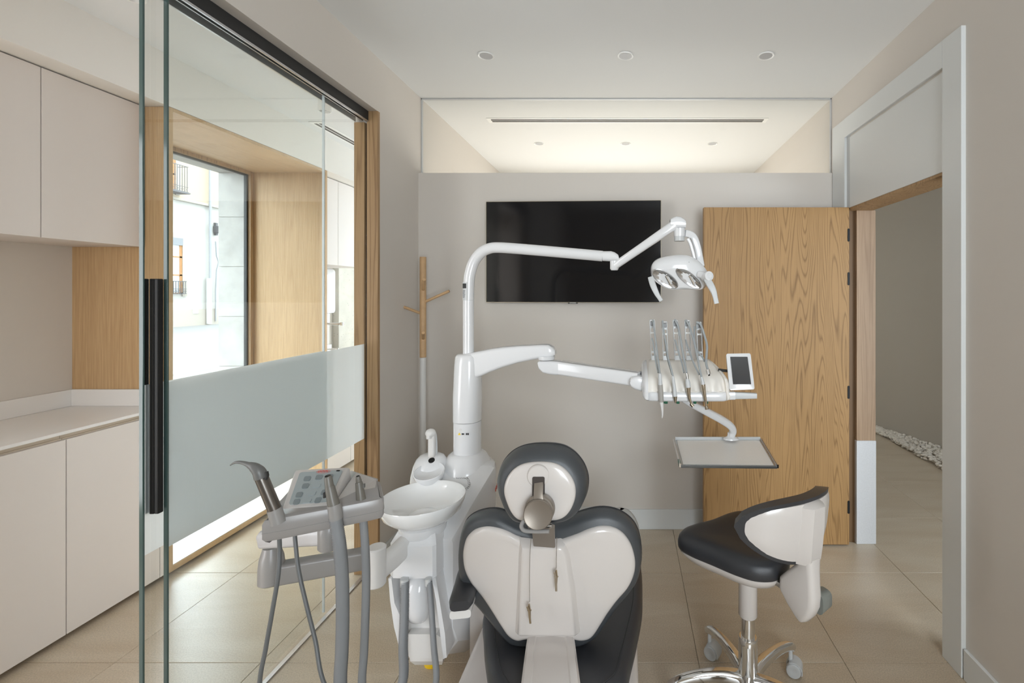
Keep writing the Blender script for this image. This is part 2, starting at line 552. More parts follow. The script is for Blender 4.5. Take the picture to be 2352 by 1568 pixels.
# floor: subfloor with separate tiles on a 0.6 m grid
mb = MB(); mb.box(-3.0, 4.2, -2.6, 7.2, -.12, -.006)
floor = struct(mb, 'floor', M['grout'], smooth=False)
tile_m = None
n = 0
for i in range(-6, 6):
    for j in range(-5, 8):
        x0, y0 = .2925 + .6 * i, 1.871 + .6 * (j - 1)
        if x0 < -3.2 or x0 > 3.3 or y0 < -1.0 or y0 > 5.6: continue
        xa, xb = max(x0, -2.998), min(x0 + .6, 4.19)
        full = xa == x0 and xb == x0 + .6
        if full and tile_m is not None:
            o = bpy.data.objects.new('tile', tile_m); COL.objects.link(o)
            o.parent = floor
            o.location = (x0 + .3, y0 + .3, 0)
        else:
            g = .0008
            mb = MB(); w = (xb - xa) / 2
            mb.box(-w + g, w - g, -.3 + g, .3 - g, -.008, 0, .0012, 1)
            o = finish(mb, 'tile', M['tile'], None, smooth=False)
            o.parent = floor
            o.location = ((xa + xb) / 2, y0 + .3, 0)
            if full: tile_m = o.data
        n += 1
# remaining floor surface out of sight
mb = MB()
mb.box(-2.998, 4.19, -2.59, -.535, -.008, -.0005)
mb.box(-2.998, 4.19, 5.475, 7.19, -.008, -.0005)
mb.box(3.3, 4.19, -.535, 5.475, -.008, -.0015)
struct(mb, 'floor_margin', M['tile'], parent=floor, smooth=False)

mb = MB(); mb.box(-3.0, 4.2, -2.6, 7.2, ZC, ZC + .12)
struct(mb, 'ceiling', M['ceil'], smooth=False)

# back wall (part height) with glass strip above
mb = MB(); mb.box(XL, XR, YB, 3.05, 0, 2.293)
struct(mb, 'wall_back', M['wall'], smooth=False)
mb = MB(); mb.box(XL + .004, XR - .004, YG, YG + .01, 2.293, ZC - .004)
gw = struct(mb, 'window_1', M['glass'], smooth=False)
mb = MB()
mb.box(XL, XR, YG - .003, YG + .013, ZC - .006, ZC)
mb.box(XL, XL + .006, YG - .003, YG + .013, 2.293, ZC)
mb.box(XR - .006, XR, YG - .003, YG + .013, 2.293, ZC)
finish(mb, 'glass_joint', M['lgrey'], gw, smooth=False)

# left partition with the wide opening
mb = MB()
mb.box(XLO, XL, Y0 + .02, 5.0, 0, ZC)
mb.box(XLO, XL, .6, Y0 + .02, 2.50, ZC)
mb.box(XLO, XL, -1.5, .6, 0, ZC)
struct(mb, 'wall_left', M['wall'], smooth=False)
# right wall with door opening
YD0, YD1 = 1.905, 2.80
mb = MB()
mb.box(XR, XR + .15, -1.5, YD0, 0, ZC)
mb.box(XR, XR + .15, YD0, YD1, 2.03, ZC)
mb.box(XR, XR + .15, YD1, 5.0, 0, ZC)
struct(mb, 'wall_right', M['wall'], smooth=False)
# walls behind the camera, back room, left room, corridor
mb = MB(); mb.box(-3.0, 4.2, -1.62, -1.5, 0, .75); mb.box(-3.0, .2, -1.62, -1.5, .75, 2.35); mb.box(1.3, 4.2, -1.62, -1.5, .75, 2.35); mb.box(-3.0, 4.2, -1.62, -1.5, 2.35, ZC)
struct(mb, 'wall_front', M['wall'], smooth=False)
mb = MB(); mb.box(-1.475, 1.485, 5.0, 5.12, 0, ZC)
struct(mb, 'wall_rear', M['soffit'], smooth=False)
mb = MB(); mb.box(-3.0, -1.475, 6.4, 6.5, 0, ZC)
struct(mb, 'wall_far', M['soffit'], smooth=False)
mb = MB(); mb.box(4.08, 4.2, -2.6, 7.2, 0, ZC)
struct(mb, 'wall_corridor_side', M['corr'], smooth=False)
# angled corridor wall
a, b_ = V((2.62, 5.48, 0)), V((3.62, 2.75, 0))
d = (b_ - a).normalized(); nrm = V((-d.y, d.x, 0)) * -1
if nrm.x < 0: nrm = -nrm
mb = MB()
mb.loft([[a, b_, b_ + nrm * .12, a + nrm * .12], [p + V((0, 0, ZC)) for p in (a, b_, b_ + nrm * .12, a + nrm * .12)]])
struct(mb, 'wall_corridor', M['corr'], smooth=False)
mb = MB(); mb.box(1.485, 4.08, 5.5, 5.6, 0, ZC)
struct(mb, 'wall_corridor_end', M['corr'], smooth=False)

# outer wall of the left room
mb = MB()
mb.box(-3.29, XW, -2.2, Y0, 0, ZC)
mb.box(-3.29, XW, Y1 + .02, 6.5, 0, ZC)
mb.box(-3.29, XW, Y0, Y1 + .02, 2.515, ZC)
mb.box(-3.29, XW, Y0, Y1 + .02, -.3, .018)
wl = struct(mb, 'wall_outer', M['soffit'], smooth=False)
# own facade above and beside (keeps part of the sky off the street)
mb = MB(); mb.box(-3.9, -3.3, -30, 50, 2.95, 24)
struct(mb, 'trim_upper_facade', M['facw'], smooth=False)
# niche back wall is greige
mb = MB(); mb.box(XW, XW + .004, -1.5, Y0 - .001, .9, 2.5)
struct(mb, 'wall_niche', M['wall'], smooth=False)
mb = MB(); mb.box(XW, XC, -1.5, 6.4, 2.517, ZC)
struct(mb, 'ceiling_soffit', M['soffit'], smooth=False)
# cast stone reveal blocks outside the window
z = .0
zs = [-.30, .13, .53, .93, 1.329, 1.73, 2.129, 2.485]
for k in range(len(zs) - 1):
    mb = MB(); mb.box(-3.29, -3.075, 3.66 + random.uniform(0, .002), 3.80, zs[k] + .001, zs[k + 1] - .001, .0015, 1)
    finish(mb, 'stone_block', M['conc'], wl, smooth=False)
mb = MB(); mb.box(-3.29, -3.075, 2.4, 3.80, 2.485, 2.56)
finish(mb, 'lintel', M['conc'], wl, smooth=False)
mb = MB(); mb.box(-3.29, -3.075, 2.36, 2.49, -.3, 2.485)
finish(mb, 'reveal', M['conc'], wl, smooth=False)

# window bay: oak box
mb = MB(); mb.box(-3.03, XC, Y0 - .022, Y0, .02, 2.515, .001, 1)
bay = struct(mb, 'window_2', M['oakp'], smooth=False)
mb = MB(); mb.box(-3.03, XC, Y1, Y1 + .022, .02, 2.515, .001, 1)
finish(mb, 'side_panel', M['oakp'], bay, smooth=False)
oakh = oak('oak_panel_crosswise', (.22, 9, 9), (.58, .39, .21), (.39, .235, .11), .16)
oakl = oak('oak_panel_lengthwise', (9, .22, 9), (.58, .39, .21), (.39, .235, .11), .16)
mb = MB(); mb.box(-3.03, XC, Y0, Y1, 2.495, 2.515, .001, 1)
finish(mb, 'head_panel', oakl, bay, smooth=False)
mb = MB(); mb.box(-3.03, XC, Y0, Y1, .02, .049, .001, 1)
finish(mb, 'bench_panel', oakl, bay, smooth=False)
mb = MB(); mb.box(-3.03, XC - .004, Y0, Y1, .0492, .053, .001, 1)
finish(mb, 'bench_glare_slab', M['top'], bay, smooth=False)  # white sheet added for the blown-out daylight on the oak bench
mb = MB()
fr = .045
mb.box(-3.075, -3.03, Y0, Y0 + fr, .053, 2.495)
mb.box(-3.075, -3.03, Y1 - fr + .01, Y1, .053, 2.495)
mb.box(-3.075, -3.03, Y0 + fr, Y1 - fr + .01, 2.47, 2.495)
mb.box(-3.075, -3.03, Y0 + fr, Y1 - fr + .01, .053, .09)
finish(mb, 'frame', M['oakj'], bay, smooth=False)
mb = MB()
mb.box(-3.072, -3.05, Y0 + fr, Y0 + fr + .012, .09, 2.47)
mb.box(-3.072, -3.05, Y1 - fr - .004, Y1 - fr + .01, .09, 2.47)
mb.box(-3.072, -3.05, Y0 + fr, Y1 - fr, 2.458, 2.47)
finish(mb, 'gasket', M['blackm'], bay, smooth=False)
mb = MB(); mb.box(-3.066, -3.058, Y0 + fr + .012, Y1 - fr - .004, .09, 2.458)
finish(mb, 'pane', M['glassw'], bay, smooth=False)

# baseboards
mb = MB(); mb.box(XL, XR, YB - .014, YB, 0, .126, .002, 1)
struct(mb, 'baseboard_back', M['trimw'], smooth=False)
mb = MB(); mb.box(XL, XL + .014, Y0 + .024, YB - .014, 0, .126, .002, 1)
struct(mb, 'baseboard_left', M['trimw'], smooth=False)
mb = MB(); mb.box(XR - .014, XR, -1.5, 1.79, 0, .12, .002, 1)
struct(mb, 'baseboard_right', M['trimw'], smooth=False)

# oak jamb of the wide opening (two boards with a groove for the glass)
mb = MB(); mb.box(XLO, -1.4185, Y0, Y0 + .02, 0, 2.44, .001, 1)
jm = struct(mb, 'trim_1', M['oakj'], smooth=False)
mb = MB(); mb.box(-1.406, XL + .003, Y0, Y0 + .02, 0, 2.50, .001, 1)
finish(mb, 'jamb_board', M['oakj'], jm, smooth=False)
mb = MB(); mb.box(-1.4185, -1.406, Y0 + .016, Y0 + .02, 0, 2.44)
finish(mb, 'groove', M['gap'], jm, smooth=False)

# door casing and transom of the right opening
XF = XR - .018
mb = MB(); mb.box(XF, XR + .005, 1.795, YD0, 0, 2.575, .0015, 1)
cs = struct(mb, 'trim_2', M['trimw'], smooth=False)
mb = MB(); mb.box(XF, XR + .004, YD0, 2.765, 2.462, 2.575, .0015, 1)
finish(mb, 'casing_head', M['trimw'], cs, smooth=False)
mb = MB(); mb.box(XF + .002, XR + .004, 2.765, 2.93, 2.03, 2.575, .0015, 1)
mb.box(XF + .002, XR + .004, 2.79, 2.93, 0.0, 2.03, .0015, 1)
finish(mb, 'casing_side', M['trimw'], cs, smooth=False)
mb = MB(); mb.box(XR - .004, XR + .03, YD0 + .001, 2.725, 2.03, 2.452, .0015, 1)
finish(mb, 'transom_panel', M['trimw'], cs, smooth=False)
mb = MB(); mb.box(XR - .002, XR + .006, 2.725, 2.765, 2.03, 2.462)
finish(mb, 'side_groove', M['lgrey'], cs, smooth=False)
mb = MB(); mb.box(XR + .0, XR + .15, YD0, YD1, 2.018, 2.03)
finish(mb, 'head_lining', M['oakj'], cs, smooth=False)
mb = MB(); mb.box(XR + .03, XR + .15, YD0 - .004, YD0 + .01, 0, 2.02)
finish(mb, 'near_lining', M['trimw'], cs, smooth=False)

# far jamb of the doorway: oak above, stone below
mb = MB(); mb.box(1.388, 1.503, 2.755, 2.80, .625, 2.018, .001, 1)
fj = struct(mb, 'trim_3', oak('oak_pale_jamb', (9, 9, .3), (.42, .29, .19), (.26, .165, .10), .3), smooth=False)
mb = MB(); mb.box(1.386, 1.505, 2.752, 2.81, 0, .625, .002, 1)
finish(mb, 'stone_block', M['terr'], fj, smooth=False)
mb = MB(); mb.box(XR + .001, 1.388, 2.775, 2.80, 0, 2.02)
finish(mb, 'stop_lining', plain('dark_rebate', (.16, .09, .04), .6), fj, smooth=False)

# open oak door leaf
mb = MB(); mb.box(.458, 1.330, 2.728, 2.768, .010, 2.032, .0015, 1)
dr = struct(mb, 'door_1', M['oakd'], smooth=False)
for py in (540, 640, 900, 1163):
    zc = HC - (py - VY) * 2.735 / FPX
    mb = MB(); mb.prism(rrect(.014, .078, .006), (1.326, 2.726, zc), (1, 0, 0), (0, 0, 1), (0, 1, 0), .03, .0005)
    finish(mb, 'hinge', M['black'], dr, smooth=False)

# gravel bed in the corridor
gv = MB()
random.seed(3)
bmv, cnt = [], 0
for k in range(2600):
    t = random.random()
    y = 3.0 + t * 2.5
    xw = a.x + (b_.x - a.x) * (5.48 - y) / (5.48 - 2.75)
    xe = 2.69
    if xw - xe < .02: continue
    x = xe + random.random() * (xw - xe)
    r = random.uniform(.012, .021)
    c = V((x, y, r * .7 + random.uniform(0, .03)))
    q = Matrix.Rotation(random.uniform(0, PI), 3, 'Z') @ Matrix.Rotation(random.uniform(-.5, .5), 3, 'X')
    rr = bmesh.ops.create_icosphere(gv.b, subdivisions=1, radius=1.0)
    sx, sy, sz = r * random.uniform(1.0, 1.4), r * random.uniform(.7, 1), r * random.uniform(.5, .75)
    for v in rr['verts']:
        v.co = c + q @ V((v.co.x * sx, v.co.y * sy, v.co.z * sz)) * random.uniform(.93, 1.07)
    cnt += 1
o = finish(gv, 'gravel', M['pebble'], None, angle=None)
tag(o, 'bed of small white pebbles along the grey corridor wall', 'gravel', kind='stuff')

# ------------------------------------------------------------------ ceiling fittings
def downlight(x, y, label, group, lit=False):
    t = thing('downlight', label, 'downlight', (x, y, ZC), group)
    mb = MB()
    mb.lathe([(.034, -.001), (.042, -.004), (.0435, 0), (.0435, .002), (.034, .002)], (x, y, ZC - .001), n=32, cap0=False, cap1=False)
    finish(mb, 'trim_ring', M['wwhite'], t)
    mb = MB(); mb.lathe([(.0345, -.0015), (.034, -.0028), (.020, -.0024), (.0, -.0022)], (x, y, ZC), n=28, cap0=False, cap1=True)
    finish(mb, 'lamp_face', M['downl'], t)
for x, w in ((-.757, 'left of the three in the surgery ceiling, above the coat stand'), (-.01, 'middle one of the three in the surgery ceiling'), (.7425, 'right of the three in the surgery ceiling, towards the doorway')):
    downlight(x, 2.44, 'round recessed white downlight, ' + w, 'surgery ceiling downlights')
for x, w in ((-.752, 'left one of three'), (-.015, 'middle one of three'), (.724, 'right one of three')):
    downlight(x, 3.88, 'pale round downlight seen through the glass strip, ' + w, 'back room downlights')

def slot_vent(name, x0, x1, y0, y1, axis, label):
    t = thing(name, label, 'air vent', ((x0 + x1) / 2, (y0 + y1) / 2, ZC))
    mb = MB()
    mb.box(x0, x1, y0, y1, ZC - .003, ZC - .0005, .0008, 1)
    finish(mb, 'frame', M['wwhite'], t, smooth=False)
    for k in range(2):
        mb = MB()
        if axis == 'x':
            w = y1 - y0; ya = y0 + w * (.22 + .34 * k)
            mb.box(x0 + .03, x1 - .03, ya, ya + w * .22, ZC - .0042, ZC - .003)
        else:
            w = x1 - x0; xa = x0 + w * (.22 + .34 * k)
            mb.box(xa, xa + w * .22, y0 + .03, y1 - .03, ZC - .0042, ZC - .003)
        finish(mb, 'slot', M['gap'], t, smooth=False)
slot_vent('air_vent', -1.03, 1.03, 3.31, 3.40, 'x', 'long double slot air vent in the ceiling behind the glass strip')
slot_vent('air_vent', -2.37, -2.27, 3.38, 5.2, 'y', 'short double slot air vent in the ceiling above the window side cupboards')

def spot(x, y, label):
    t = thing('ceiling_spotlight', label, 'spotlight', (x, y, ZC), 'cylinder spotlights')
    mb = MB(); mb.lathe([(.037, 0), (.037, -.085), (.036, -.088), (.031, -.088), (.030, -.07)], (x, y, ZC - .001), cap1=False)
    finish(mb, 'housing', M['wwhite'], t)
    mb = MB(); mb.lathe([(.0, -.070), (.030, -.070)], (x, y, ZC - .001), cap0=False, cap1=False)
    finish(mb, 'lamp_face', M['downl'], t)
spot(-1.985, 1.83, 'white cylinder ceiling spotlight cut by the top edge of the photo')
spot(-1.975, 2.97, 'white cylinder ceiling spotlight seen beside the bright glass edge')

# ------------------------------------------------------------------ glass panels, rail
P1 = thing('fixed_glass_panel', 'fixed clear glass panel with frosted band, running into the oak jamb', 'glass panel', (-1.412, 1.92, 0))
mb = MB(); mb.box(-1.4175, -1.4075, 1.397, Y0 + .014, .006, 2.452)
finish(mb, 'pane', M['glass'], P1, smooth=False)
mb = MB(); mb.box(-1.4185, -1.4065, 1.391, 1.397, .006, 2.452, .001, 1)
finish(mb, 'polished_edge', M['glassed'], P1, smooth=False)
mb = MB(); mb.loft([[(-1.4180, 1.398, .735), (-1.4180, Y0 - .002, .735)], [(-1.4180, 1.398, 1.244), (-1.4180, Y0 - .002, 1.244)]], False, False, False)
finish(mb, 'frosted_band', M['frost'], P1, smooth=False)
mb = MB(); mb.box(-1.422, -1.403, 1.39, Y0 - .001, 0, .006)
finish(mb, 'floor_channel', M['alu'], P1, smooth=False)

P2 = thing('sliding_glass_door', 'sliding clear glass door with long black pull handle', 'glass door', (-1.437, 1.75, 0))
mb = MB(); mb.box(-1.442, -1.432, 1.350, 2.149, .010, 2.452)
finish(mb, 'pane', M['glass'], P2, smooth=False)
mb = MB(); mb.box(-1.443, -1.431, 1.344, 1.350, .010, 2.452, .001, 1)
finish(mb, 'polished_edge', M['glassed'], P2, smooth=False)
mb = MB(); mb.box(-1.4425, -1.4315, 2.149, 2.155, .010, 2.452, .001, 1)
o = finish(mb, 'polished_edge', M['glassbr'], P2, smooth=False); o['label'] = 'bright edge of the glass door'
mb = MB(); mb.loft([[(-1.4425, 1.352, .735), (-1.4425, 2.147, .735)], [(-1.4425, 1.352, 1.244), (-1.4425, 2.147, 1.244)]], False, False, False)
finish(mb, 'frosted_band', M['frost'], P2, smooth=False)
mb = MB()
mb.box(-1.4315, -1.418, 1.362, 1.378, .857, 1.562, .002, 2)
mb.box(-1.4175, -1.4045, 1.362, 1.379, .857, 1.562, .003, 2)
mb.box(-1.4555, -1.4435, 1.360, 1.374, .857, 1.562, .002, 2)
finish(mb, 'pull_handle', M['black'], P2, smooth=False)

RL = thing('sliding_door_rail', 'black overhead rail the glass door slides on', 'rail', (-1.43, 1.5, 2.47))
mb = MB(); mb.box(-1.402, -1.396, .602, Y0 - .001, 2.449, 2.499, .001, 1); mb.box(-1.47, -1.402, .602, Y0 - .001, 2.485, 2.499)
finish(mb, 'cover', M['blackm'], RL, smooth=False)
mb = MB(); mb.box(-1.406, -1.397, .602, Y0 - .001, 2.441, 2.449, .001, 1); mb.box(-1.472, -1.464, .602, Y0 - .001, 2.441, 2.485, .001, 1)
mb.box(-1.429, -1.4245, .602, Y0 - .001, 2.445, 2.485, .001, 1)
finish(mb, 'lower_lip', M['alu'], RL, smooth=False)

# ------------------------------------------------------------------ left room cupboards
def base_cab(ya, yb, label):
    t = thing('base_cabinet', label, 'cabinet', (-2.71, (ya + yb) / 2, 0), 'base cabinets')
    mb = MB(); mb.box(XW + .005, XC - .021, ya + .001, yb - .001, .03, .884); mb.box(XW + .02, XC - .08, ya + .002, yb - .002, 0, .03)
    finish(mb, 'body', M['cabin'], t, smooth=False)
    mb = MB(); mb.box(XC - .019, XC, ya + .0018, yb - .0018, .028, .879, .001, 1)
    finish(mb, 'door', M['cab'], t, smooth=False)
    mb = MB(); mb.box(XC - .045, XC - .030, ya + .001, yb - .001, .884, .903)
    finish(mb, 'grip_channel', M['cabin'], t, smooth=False)
base_cab(1.390, 1.988, 'matt pinkish white base cabinet cut by the left edge of the photo')
base_cab(1.988, 2.386, 'narrow base cabinet seen behind the black door handle, before the window bay')
base_cab(.790, 1.390, 'base cabinet nearest the viewer under the worktop')
def wall_cab(ya, yb, label):
    t = thing('wall_cabinet', label, 'cabinet', (-2.76, (ya + yb) / 2, 1.763), 'wall cabinets')
    mb = MB(); mb.box(XW + .005, -2.597, ya + .001, yb - .001, 1.765, 2.508)
    finish(mb, 'body', M['cab'], t, smooth=False)
    mb = MB(); mb.box(-2.595, -2.576, ya + .0018, yb - .0018, 1.763, 2.510, .001, 1)
    finish(mb, 'door', M['cab'], t, smooth=False)
wall_cab(1.42, 2.0, 'pinkish white wall cabinet cut by the left edge of the photo')
wall_cab(2.0, 2.431, 'pinkish white wall cabinet touching the oak window surround')
wall_cab(3.718, 4.054, 'slim cream wall cabinet just beyond the oak window surround')
wall_cab(4.054, 4.55, 'cream wall cabinet beside the oak jamb, over the bare concrete')
base_cab(3.718, 4.03, 'cream base cabinet beyond the window bay, seen under the frosted band')
base_cab(4.03, 4.55, 'cream base cabinet beside the oak jamb, furthest along')
mb = MB(); mb.box(XC - .02, XC, 2.387, 2.431, .028, .903); 
o = finish(mb, 'filler_strip', M['cab'], None, smooth=False); tag(o, 'narrow filler strip between base cabinet and oak surround', 'filler strip')
def worktop(ya, yb, end, label):
    t = thing('worktop', label, 'worktop', (-2.7, (ya + yb) / 2, .904))
    mb = MB(); mb.box(XW + .005, XC + .004, ya, yb, .904, .918, .001, 1)
    finish(mb, 'slab', M['top'], t, smooth=False)
    mb = MB(); mb.box(XW + .005, XW + .017, ya, yb, .9185, 1.006, .001, 1)
    if end: mb.box(XW + .017, XC, yb - .013, yb - .001, .9185, 1.006, .001, 1)
    finish(mb, 'upstand', M['top'], t, smooth=False)
worktop(.79, 2.431, True, 'long white worktop with upstand, left of the window bay')
worktop(3.718, 4.55, False, 'white worktop beyond the window bay, with a wall tap above')
# bare concrete pillar
mb = MB(); mb.box(XW + .001, -2.908, 4.584, 6.3, 0, 2.515, .004, 1)
struct(mb, 'pillar', M['concb'], smooth=False)
# washing place beyond the bay
t = thing('towel_dispenser', 'white wall mounted paper towel dispenser beyond the oak surround', 'dispenser', (-2.97, 4.22, 1.32))
mb = MB(); mb.prism(rrect(.28, .42, .035), (XW + .002, 4.19, 1.535), (0, 1, 0), (0, 0, 1), (1, 0, 0), .20, .02)
finish(mb, 'housing', M['white'], t)
mb = MB(); mb.prism(rrect(.20, .10, .02), (XW + .05, 4.19, 1.285), (0, 1, 0), (0, 0, 1), (1, 0, 0), .12, .01)
finish(mb, 'soap_pump', M['white'], t)
t = thing('wall_tap', 'chrome wall tap with straight spout below the towel dispenser', 'tap', (-2.97, 4.2, 1.2))
mb = MB(); mb.tube([(XW + .001, 4.15, 1.235), (-2.60, 4.15, 1.235)], .011); mb.tube([(-2.605, 4.15, 1.25), (-2.605, 4.15, 1.222)], .016)
finish(mb, 'spout', M['chrome'], t)
mb = MB(); mb.tube([(XW + .001, 4.15, 1.235), (XW + .012, 4.15, 1.235)], .026)
finish(mb, 'wall_flange', M['chrome'], t)
mb = MB(); mb.prism(rrect(.05, .05, .006), (XW + .001, 4.41, 1.07), (0, 1, 0), (0, 0, 1), (1, 0, 0), .02, .002)
o = finish(mb, 'wall_socket', M['blackm']); tag(o, 'small black square socket on the wall over the far worktop', 'socket')
mb = MB(); mb.tube([(-2.80, 4.2, .919), (-2.80, 4.2, .985), (-2.78, 4.2, 1.0), (-2.68, 4.2, 1.0)], .009); mb.ball((-2.675, 4.2, 1.0), .012)
o = finish(mb, 'basin_mixer', M['chrome']); tag(o, 'small chrome basin mixer on the far worktop', 'tap')

# ------------------------------------------------------------------ street outside
XFc = -20.0
mb = MB(); mb.box(-60, -3.3, -30, 60, -.4, 0)
struct(mb, 'street', M['street'], smooth=False)
mb = MB(); mb.box(-8.6, -8.3, -20, 50, 0, .04)
struct(mb, 'kerb', M['kerb'], smooth=False)
hb = thing('house', 'white and cream rendered house across the street with wrought iron balconies', 'house', (XFc, 21, 0))
mb = MB(); mb.box(-26, XFc, 6, 46, 0, 5.62); finish(mb, 'ground_floor_wall', M['facw'], hb, smooth=False)
mb = MB(); mb.box(-26, XFc, 6, 46, 5.74, 9.0); finish(mb, 'upper_wall', M['facc'], hb, smooth=False)
mb = MB(); mb.box(-26, XFc + .12, 6, 46, 5.62, 5.74, .02, 1); mb.box(-26, XFc + .3, 6, 46, 9.0, 9.3); finish(mb, 'cornice', M['facst'], hb, smooth=False)
mb = MB(); mb.box(XFc, XFc + .06, 6, 46, 0, .75); finish(mb, 'plinth', M['facst'], hb, smooth=False)
def house_window(y0, y1, z0, z1, rail):
    mb = MB()
    mb.box(XFc, XFc + .05, y0 - .22, y0, z0 - .1, z1 + .2); mb.box(XFc, XFc + .05, y1, y1 + .22, z0 - .1, z1 + .2); mb.box(XFc, XFc + .05, y0, y1, z1, z1 + .2)
    s = finish(mb, 'window_surround', M['facst'], hb, smooth=False)
    mb = MB()
    mb.box(XFc, XFc + .03, y0, y0 + .12, z0, z1); mb.box(XFc, XFc + .03, y1 - .12, y1, z0, z1)
    ym = (y0 + y1) / 2; mb.box(XFc, XFc + .03, ym - .06, ym + .06, z0, z1)
    for k in range(4):
        zz = z0 + (z1 - z0 - .06) * k / 3; mb.box(XFc, XFc + .03, y0, y1, zz, zz + .06)
    finish(mb, 'window_frame', M['brownw'], hb, smooth=False)
    mb = MB(); mb.box(XFc, XFc + .012, y0 + .1, y1 - .1, z0, z1); finish(mb, 'pane', M['curtain'], hb, smooth=False)
    mb = MB(); mb.box(XFc, XFc + .07, y0, y1, z1 - .32, z1); finish(mb, 'roller_shutter', M['shut'], hb, smooth=False)
    mb = MB()
    x = XFc + rail; h = .58 if rail < .3 else 1.15
    mb.box(x - .012, x + .012, y0 - .1, y1 + .1, z0 + h - .03, z0 + h); mb.box(x - .012, x + .012, y0 - .1, y1 + .1, z0, z0 + .03)
    mb.box(x - .012, x + .012, y0 - .1, y1 + .1, z0 + .22, z0 + .24)
    yy = y0 - .1
    while yy < y1 + .1:
        mb.box(x - .009, x + .009, yy, yy + .018, z0, z0 + h); yy += .11
    for yy in (y0 - .1, y1 + .08):
        mb.box(XFc, x, yy, yy + .02, z0, z0 + .02); mb.box(XFc, x, yy, yy + .02, z0 + h - .02, z0 + h)
    if rail > .3: mb.box(XFc, x + .05, y0 - .15, y1 + .15, z0 - .06, z0)
    k = 0; yy = y0 - .05
    while yy < y1 + .05:
        c = V((x, yy, z0 + .12)); mb.tube([c + V((0, .05 * math.cos(a_), .05 * math.sin(a_))) for a_ in [j * PI / 4 for j in range(9)]], .007, 5); yy += .14
    finish(mb, 'balcony_railing', M['iron'], hb, smooth=False)
house_window(19.25, 20.42, 1.46, 3.95, .12)
house_window(19.15, 20.12, 5.95, 8.3, .5)
house_window(23.6, 24.8, 1.46, 3.95, .12)
house_window(15.0, 16.2, 1.46, 3.95, .12)
mb = MB(); mb.tube([(XFc + .15, 21.66, 9.0), (XFc + .15, 21.66, 2.2)], .055, 10); finish(mb, 'downpipe', M['pipe'], hb)
mb = MB(); mb.tube([(XFc + .15, 21.60, 2.2), (XFc + .15, 21.60, .05)], .10, 10); finish(mb, 'pipe_guard', M['lgrey'], hb)
mb = MB(); mb.tube([(XFc + .1, 22.0, 4.0), (XFc + .1, 22.05, 3.3), (XFc + .1, 22.16, 3.0), (XFc + .1, 22.05, 2.6), (XFc + .1, 22.0, 1.6), (XFc + .1, 22.0, .15)], .028, 8); finish(mb, 'cable_conduit', M['pipe'], hb)
mb = MB(); mb.box(XFc, XFc + .3, 21.95, 22.15, 4.4, 4.75, .03, 1); mb.box(XFc, XFc + .12, 22.0, 22.1, 4.3, 4.9); finish(mb, 'wall_lantern', M['iron'], hb)
mb = MB(); mb.box(XFc, XFc + .08, 20.88, 21.14, .55, .83, .01, 1); finish(mb, 'meter_box', M['lgrey'], hb)

# ================================================================== TELEVISION
t = thing('wall_television', 'large black flat television hanging on the back wall', 'television', (-.33, 2.9, 1.46))
A = [P(1116, 463, 2.885), P(1519, 459.5, 2.83), P(1519, 695, 2.83), P(1116, 694, 2.885)]
ux = (A[1] - A[0]); W = ux.length; ux.normalize()
uz = V((0, 0, 1)); un = V((-ux.y, ux.x, 0)); H = 2.098 - 1.458
c0 = (A[0] + A[1] + A[2] + A[3]) / 4
mb = MB(); mb.prism(rrect(W, H, .004), c0 - un * 0, ux, uz, un, .028, .002)
finish(mb, 'bezel', plain('champagne_bezel', (.42, .36, .27), .35, metal=.6), t, smooth=False)
mb = MB(); mb.prism(rrect(W - .007, H - .007, .002), c0 + un * -.0012, ux, uz, un, .002)
finish(mb, 'screen', M['screen'], t, smooth=False)
mb = MB(); mb.box(-.55, -.1, 2.885, 2.935, 1.6, 1.95)
finish(mb, 'wall_mount', M['blackm'], t, smooth=False)
mb = MB(); mb.prism(rrect(.062, .009, .002), c0 + uz * (-H / 2 - .001) + un * .001, ux, uz, un, .012)
lg = finish(mb, 'logo_tab', M['black'], t, smooth=False)
text('lettering', 'SAMSUNG', .0085, M['wwhite'], c0 + uz * (-H / 2 - .001) - un * .0002, (PI / 2, 0, math.atan2(ux.y, ux.x)), lg)

# ================================================================== COAT STAND
yc = 2.75; xc = (971.5 - VX) * yc / FPX
t = thing('coat_stand', 'slim coat stand, bare wood above and white below, by the left corner', 'coat stand', (xc, yc, 0))
mb = MB(); mb.lathe([(.0, 1.130), (.0185, 1.130), (.0185, 1.733), (.017, 1.736), (0, 1.736)], (xc, yc, 0), cap0=False, cap1=False)
finish(mb, 'upper_pole', M['pine'], t)
mb = MB(); mb.lathe([(.0178, .02), (.0178, .565), (.0190, .566), (.0190, .575), (.0182, .576), (.0182, 1.129)], (xc, yc, 0))
finish(mb, 'lower_pole', M['white2'], t)
mb = MB(); mb.lathe([(0, 0), (.104, 0), (.104, .012), (.03, .022), (0, .022)], (xc, yc, 0), cap0=False, cap1=False)
finish(mb, 'base_plate', M['white2'], t)
def peg(p0, p1, r=.0085):
    mb = MB(); mb.tube([p0, p1], r, 12); finish(mb, 'peg', M['pine'], t)
peg(P(976, 693, yc), P(1032, 668, yc)); peg(P(966, 719, yc), P(928, 705, yc))
peg(P(972, 665, yc - .012), P(974, 642, yc - .10)); peg(P(972, 777, yc - .012), P(972, 764, yc - .09))

